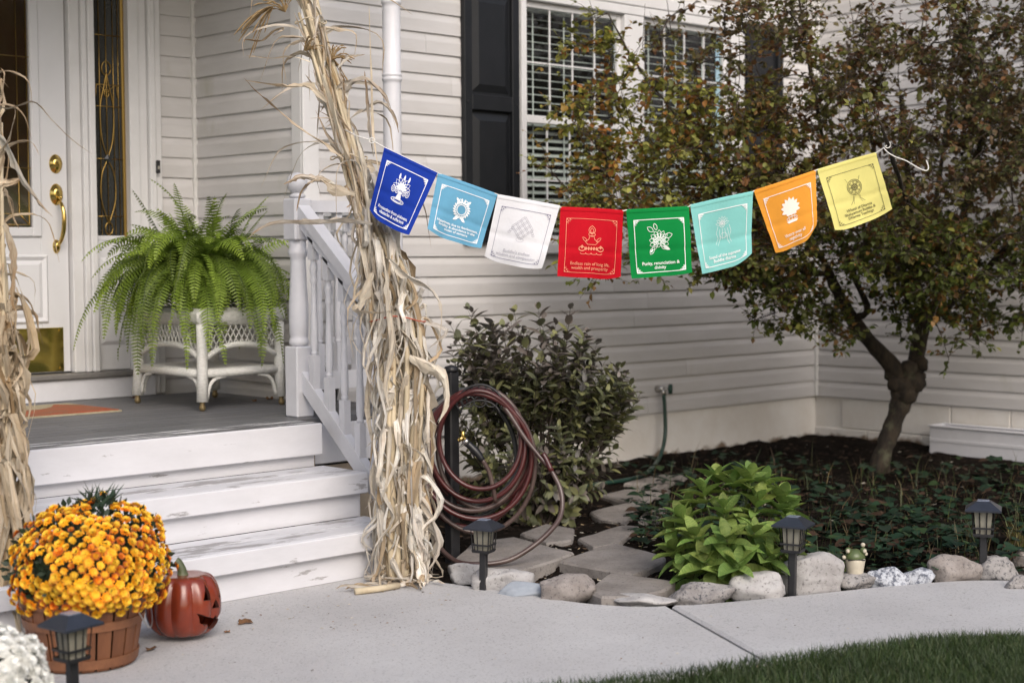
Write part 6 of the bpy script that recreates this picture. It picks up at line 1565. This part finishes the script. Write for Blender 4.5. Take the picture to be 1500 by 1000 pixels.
for fi, (tl, tr_, br, bl_, col, pcol, kind, text, tsz, cuts, thick, label, cname) in enumerate(FL):
    cor = [dep(x, y, fdepth(x)+dd) for (x, y), dd in ((tl, 0), (tr_, 0), (br, -.035+.05*(fi % 2)), (bl_, -.02+.035*((fi+1) % 2)))]
    tops += [cor[0], cor[1]]; nrm = (cor[1]-cor[0]).cross(cor[3]-cor[0]).normalized(); nrm = nrm if nrm.dot(fw) < 0 else -nrm; ph = fi*1.7
    def S(u_, v, off=0, cor=cor, nrm=nrm, ph=ph, cuts=cuts):
        k = v**3
        lim = 1-cuts[0]*max(0, 1-u_/.32)**2*1.0-cuts[1]*max(0, (u_-.62)/.38)**2
        v2 = v*(1-k)+k*v*lim if v <= 1 else v
        p = cor[0].lerp(cor[1], u_).lerp(cor[3].lerp(cor[2], u_), v2)
        bul = .014*sin(pi*u_)*sin(pi*v*.9+ph*.2)+.009*v*sin(u_*6.5+ph)+.005*v*sin(u_*12+v*4+ph*2)+.007*v*v*sin(v*6+ph)-.0035*exp(-((v-.58-.04*u_)/.045)**2)
        return p+nrm*(bul+off)
    root = thing('prayer_flag', (cor[0]+cor[1])/2, label, 'flag', 'prayer flags on the string')
    n = 34; mb = MB()
    for j in range(n+1):
        for i in range(n+1): mb.v.append(tuple(S(i/n, j/n)))
    for j in range(n):
        for i in range(n): mb.f.append((j*(n+1)+i, j*(n+1)+i+1, (j+1)*(n+1)+i+1, (j+1)*(n+1)+i))
    fm_ = cloth('flag_'+cname, col); mb.build('cloth', fm_, root, smooth=True, org=ORG[root.name])
    # sewn sleeve over the string and side hems
    hm = MB()
    for off in (.0030,):
        k = 0
        for i in range(n+1): hm.v += [tuple(S(i/n, -.012, 0)), tuple(S(i/n, .012, .004)), tuple(S(i/n, .048, .0016))]
        for i in range(n): hm.f += [(i*3, i*3+1, i*3+4, i*3+3), (i*3+1, i*3+2, i*3+5, i*3+4)]
    hm.build('sleeve_hem', fm_, root, smooth=True)
    pm = mat('print_'+cname, pcol, .75)
    def put(V, F, name, off=.0026):
        q = MB().add([S(x, y, off) for x, y in V], F); q.build(name, pm, root)
    d = border(.013 if thick else .007, thick); put(d.V, d.F, 'border_print')
    d = emblem(kind)
    if kind == 'knot': pm_k = pm; pm = mat('print_knot', (.42, .41, .46), .75)
    put([(.5+(x-.5)*1.04, .45+(y-.45)*1.04) for x, y in d.V], d.F, 'emblem_print')
    V, F = txt_mesh(text, tsz*1.02, .0012 if thick else .0004); nl = text.count('\n')+1; y0 = .895-.062*(nl-1)-.012
    put([(.5+x*.98, y0-y*.95) for x, y, z in V], F, 'lettering', .0030)
stringp = [dep(505, 190, 5.94), dep(522, 199, 5.88), dep(545, 206, 5.85)]+tops+[dep(1294, 217, fdepth(1294)), dep(1299, 213, fdepth(1300))]
st_ = thing('flag_string', tops[0], 'white cord carrying the prayer flags from the corn stalks to the tree', 'string')
MB().tube(stringp, .0026, 6).build('cord', m_string, st_, smooth=True)
dk = fdepth(1300)
MB().tube([dep(1300+4.5*cos(t), 212-5*sin(t), dk-.004*sin(2*t)) for t in [2*pi*i/14 for i in range(14)]], .0024, 6, closed=True).build('tied_loop', m_string, st_, smooth=True)
MB().tube(bez([dep(1294, 216, dk), dep(1300, 223, dk-.01), dep(1312, 230, dk-.02), dep(1328, 236, dk-.02), dep(1345, 246, dk-.02), dep(1356, 250, dk-.02), dep(1360, 246, dk-.02), dep(1357, 235, dk-.02)], 30), .0026, 6).build('loose_tail', m_string, st_, smooth=True)
MB().tube([dep(545+4*cos(t), 206-4*sin(t), 5.845) for t in [2*pi*i/12 for i in range(12)]], .0024, 6, closed=True).build('knot', m_string, st_, smooth=True)
print('KB ok')
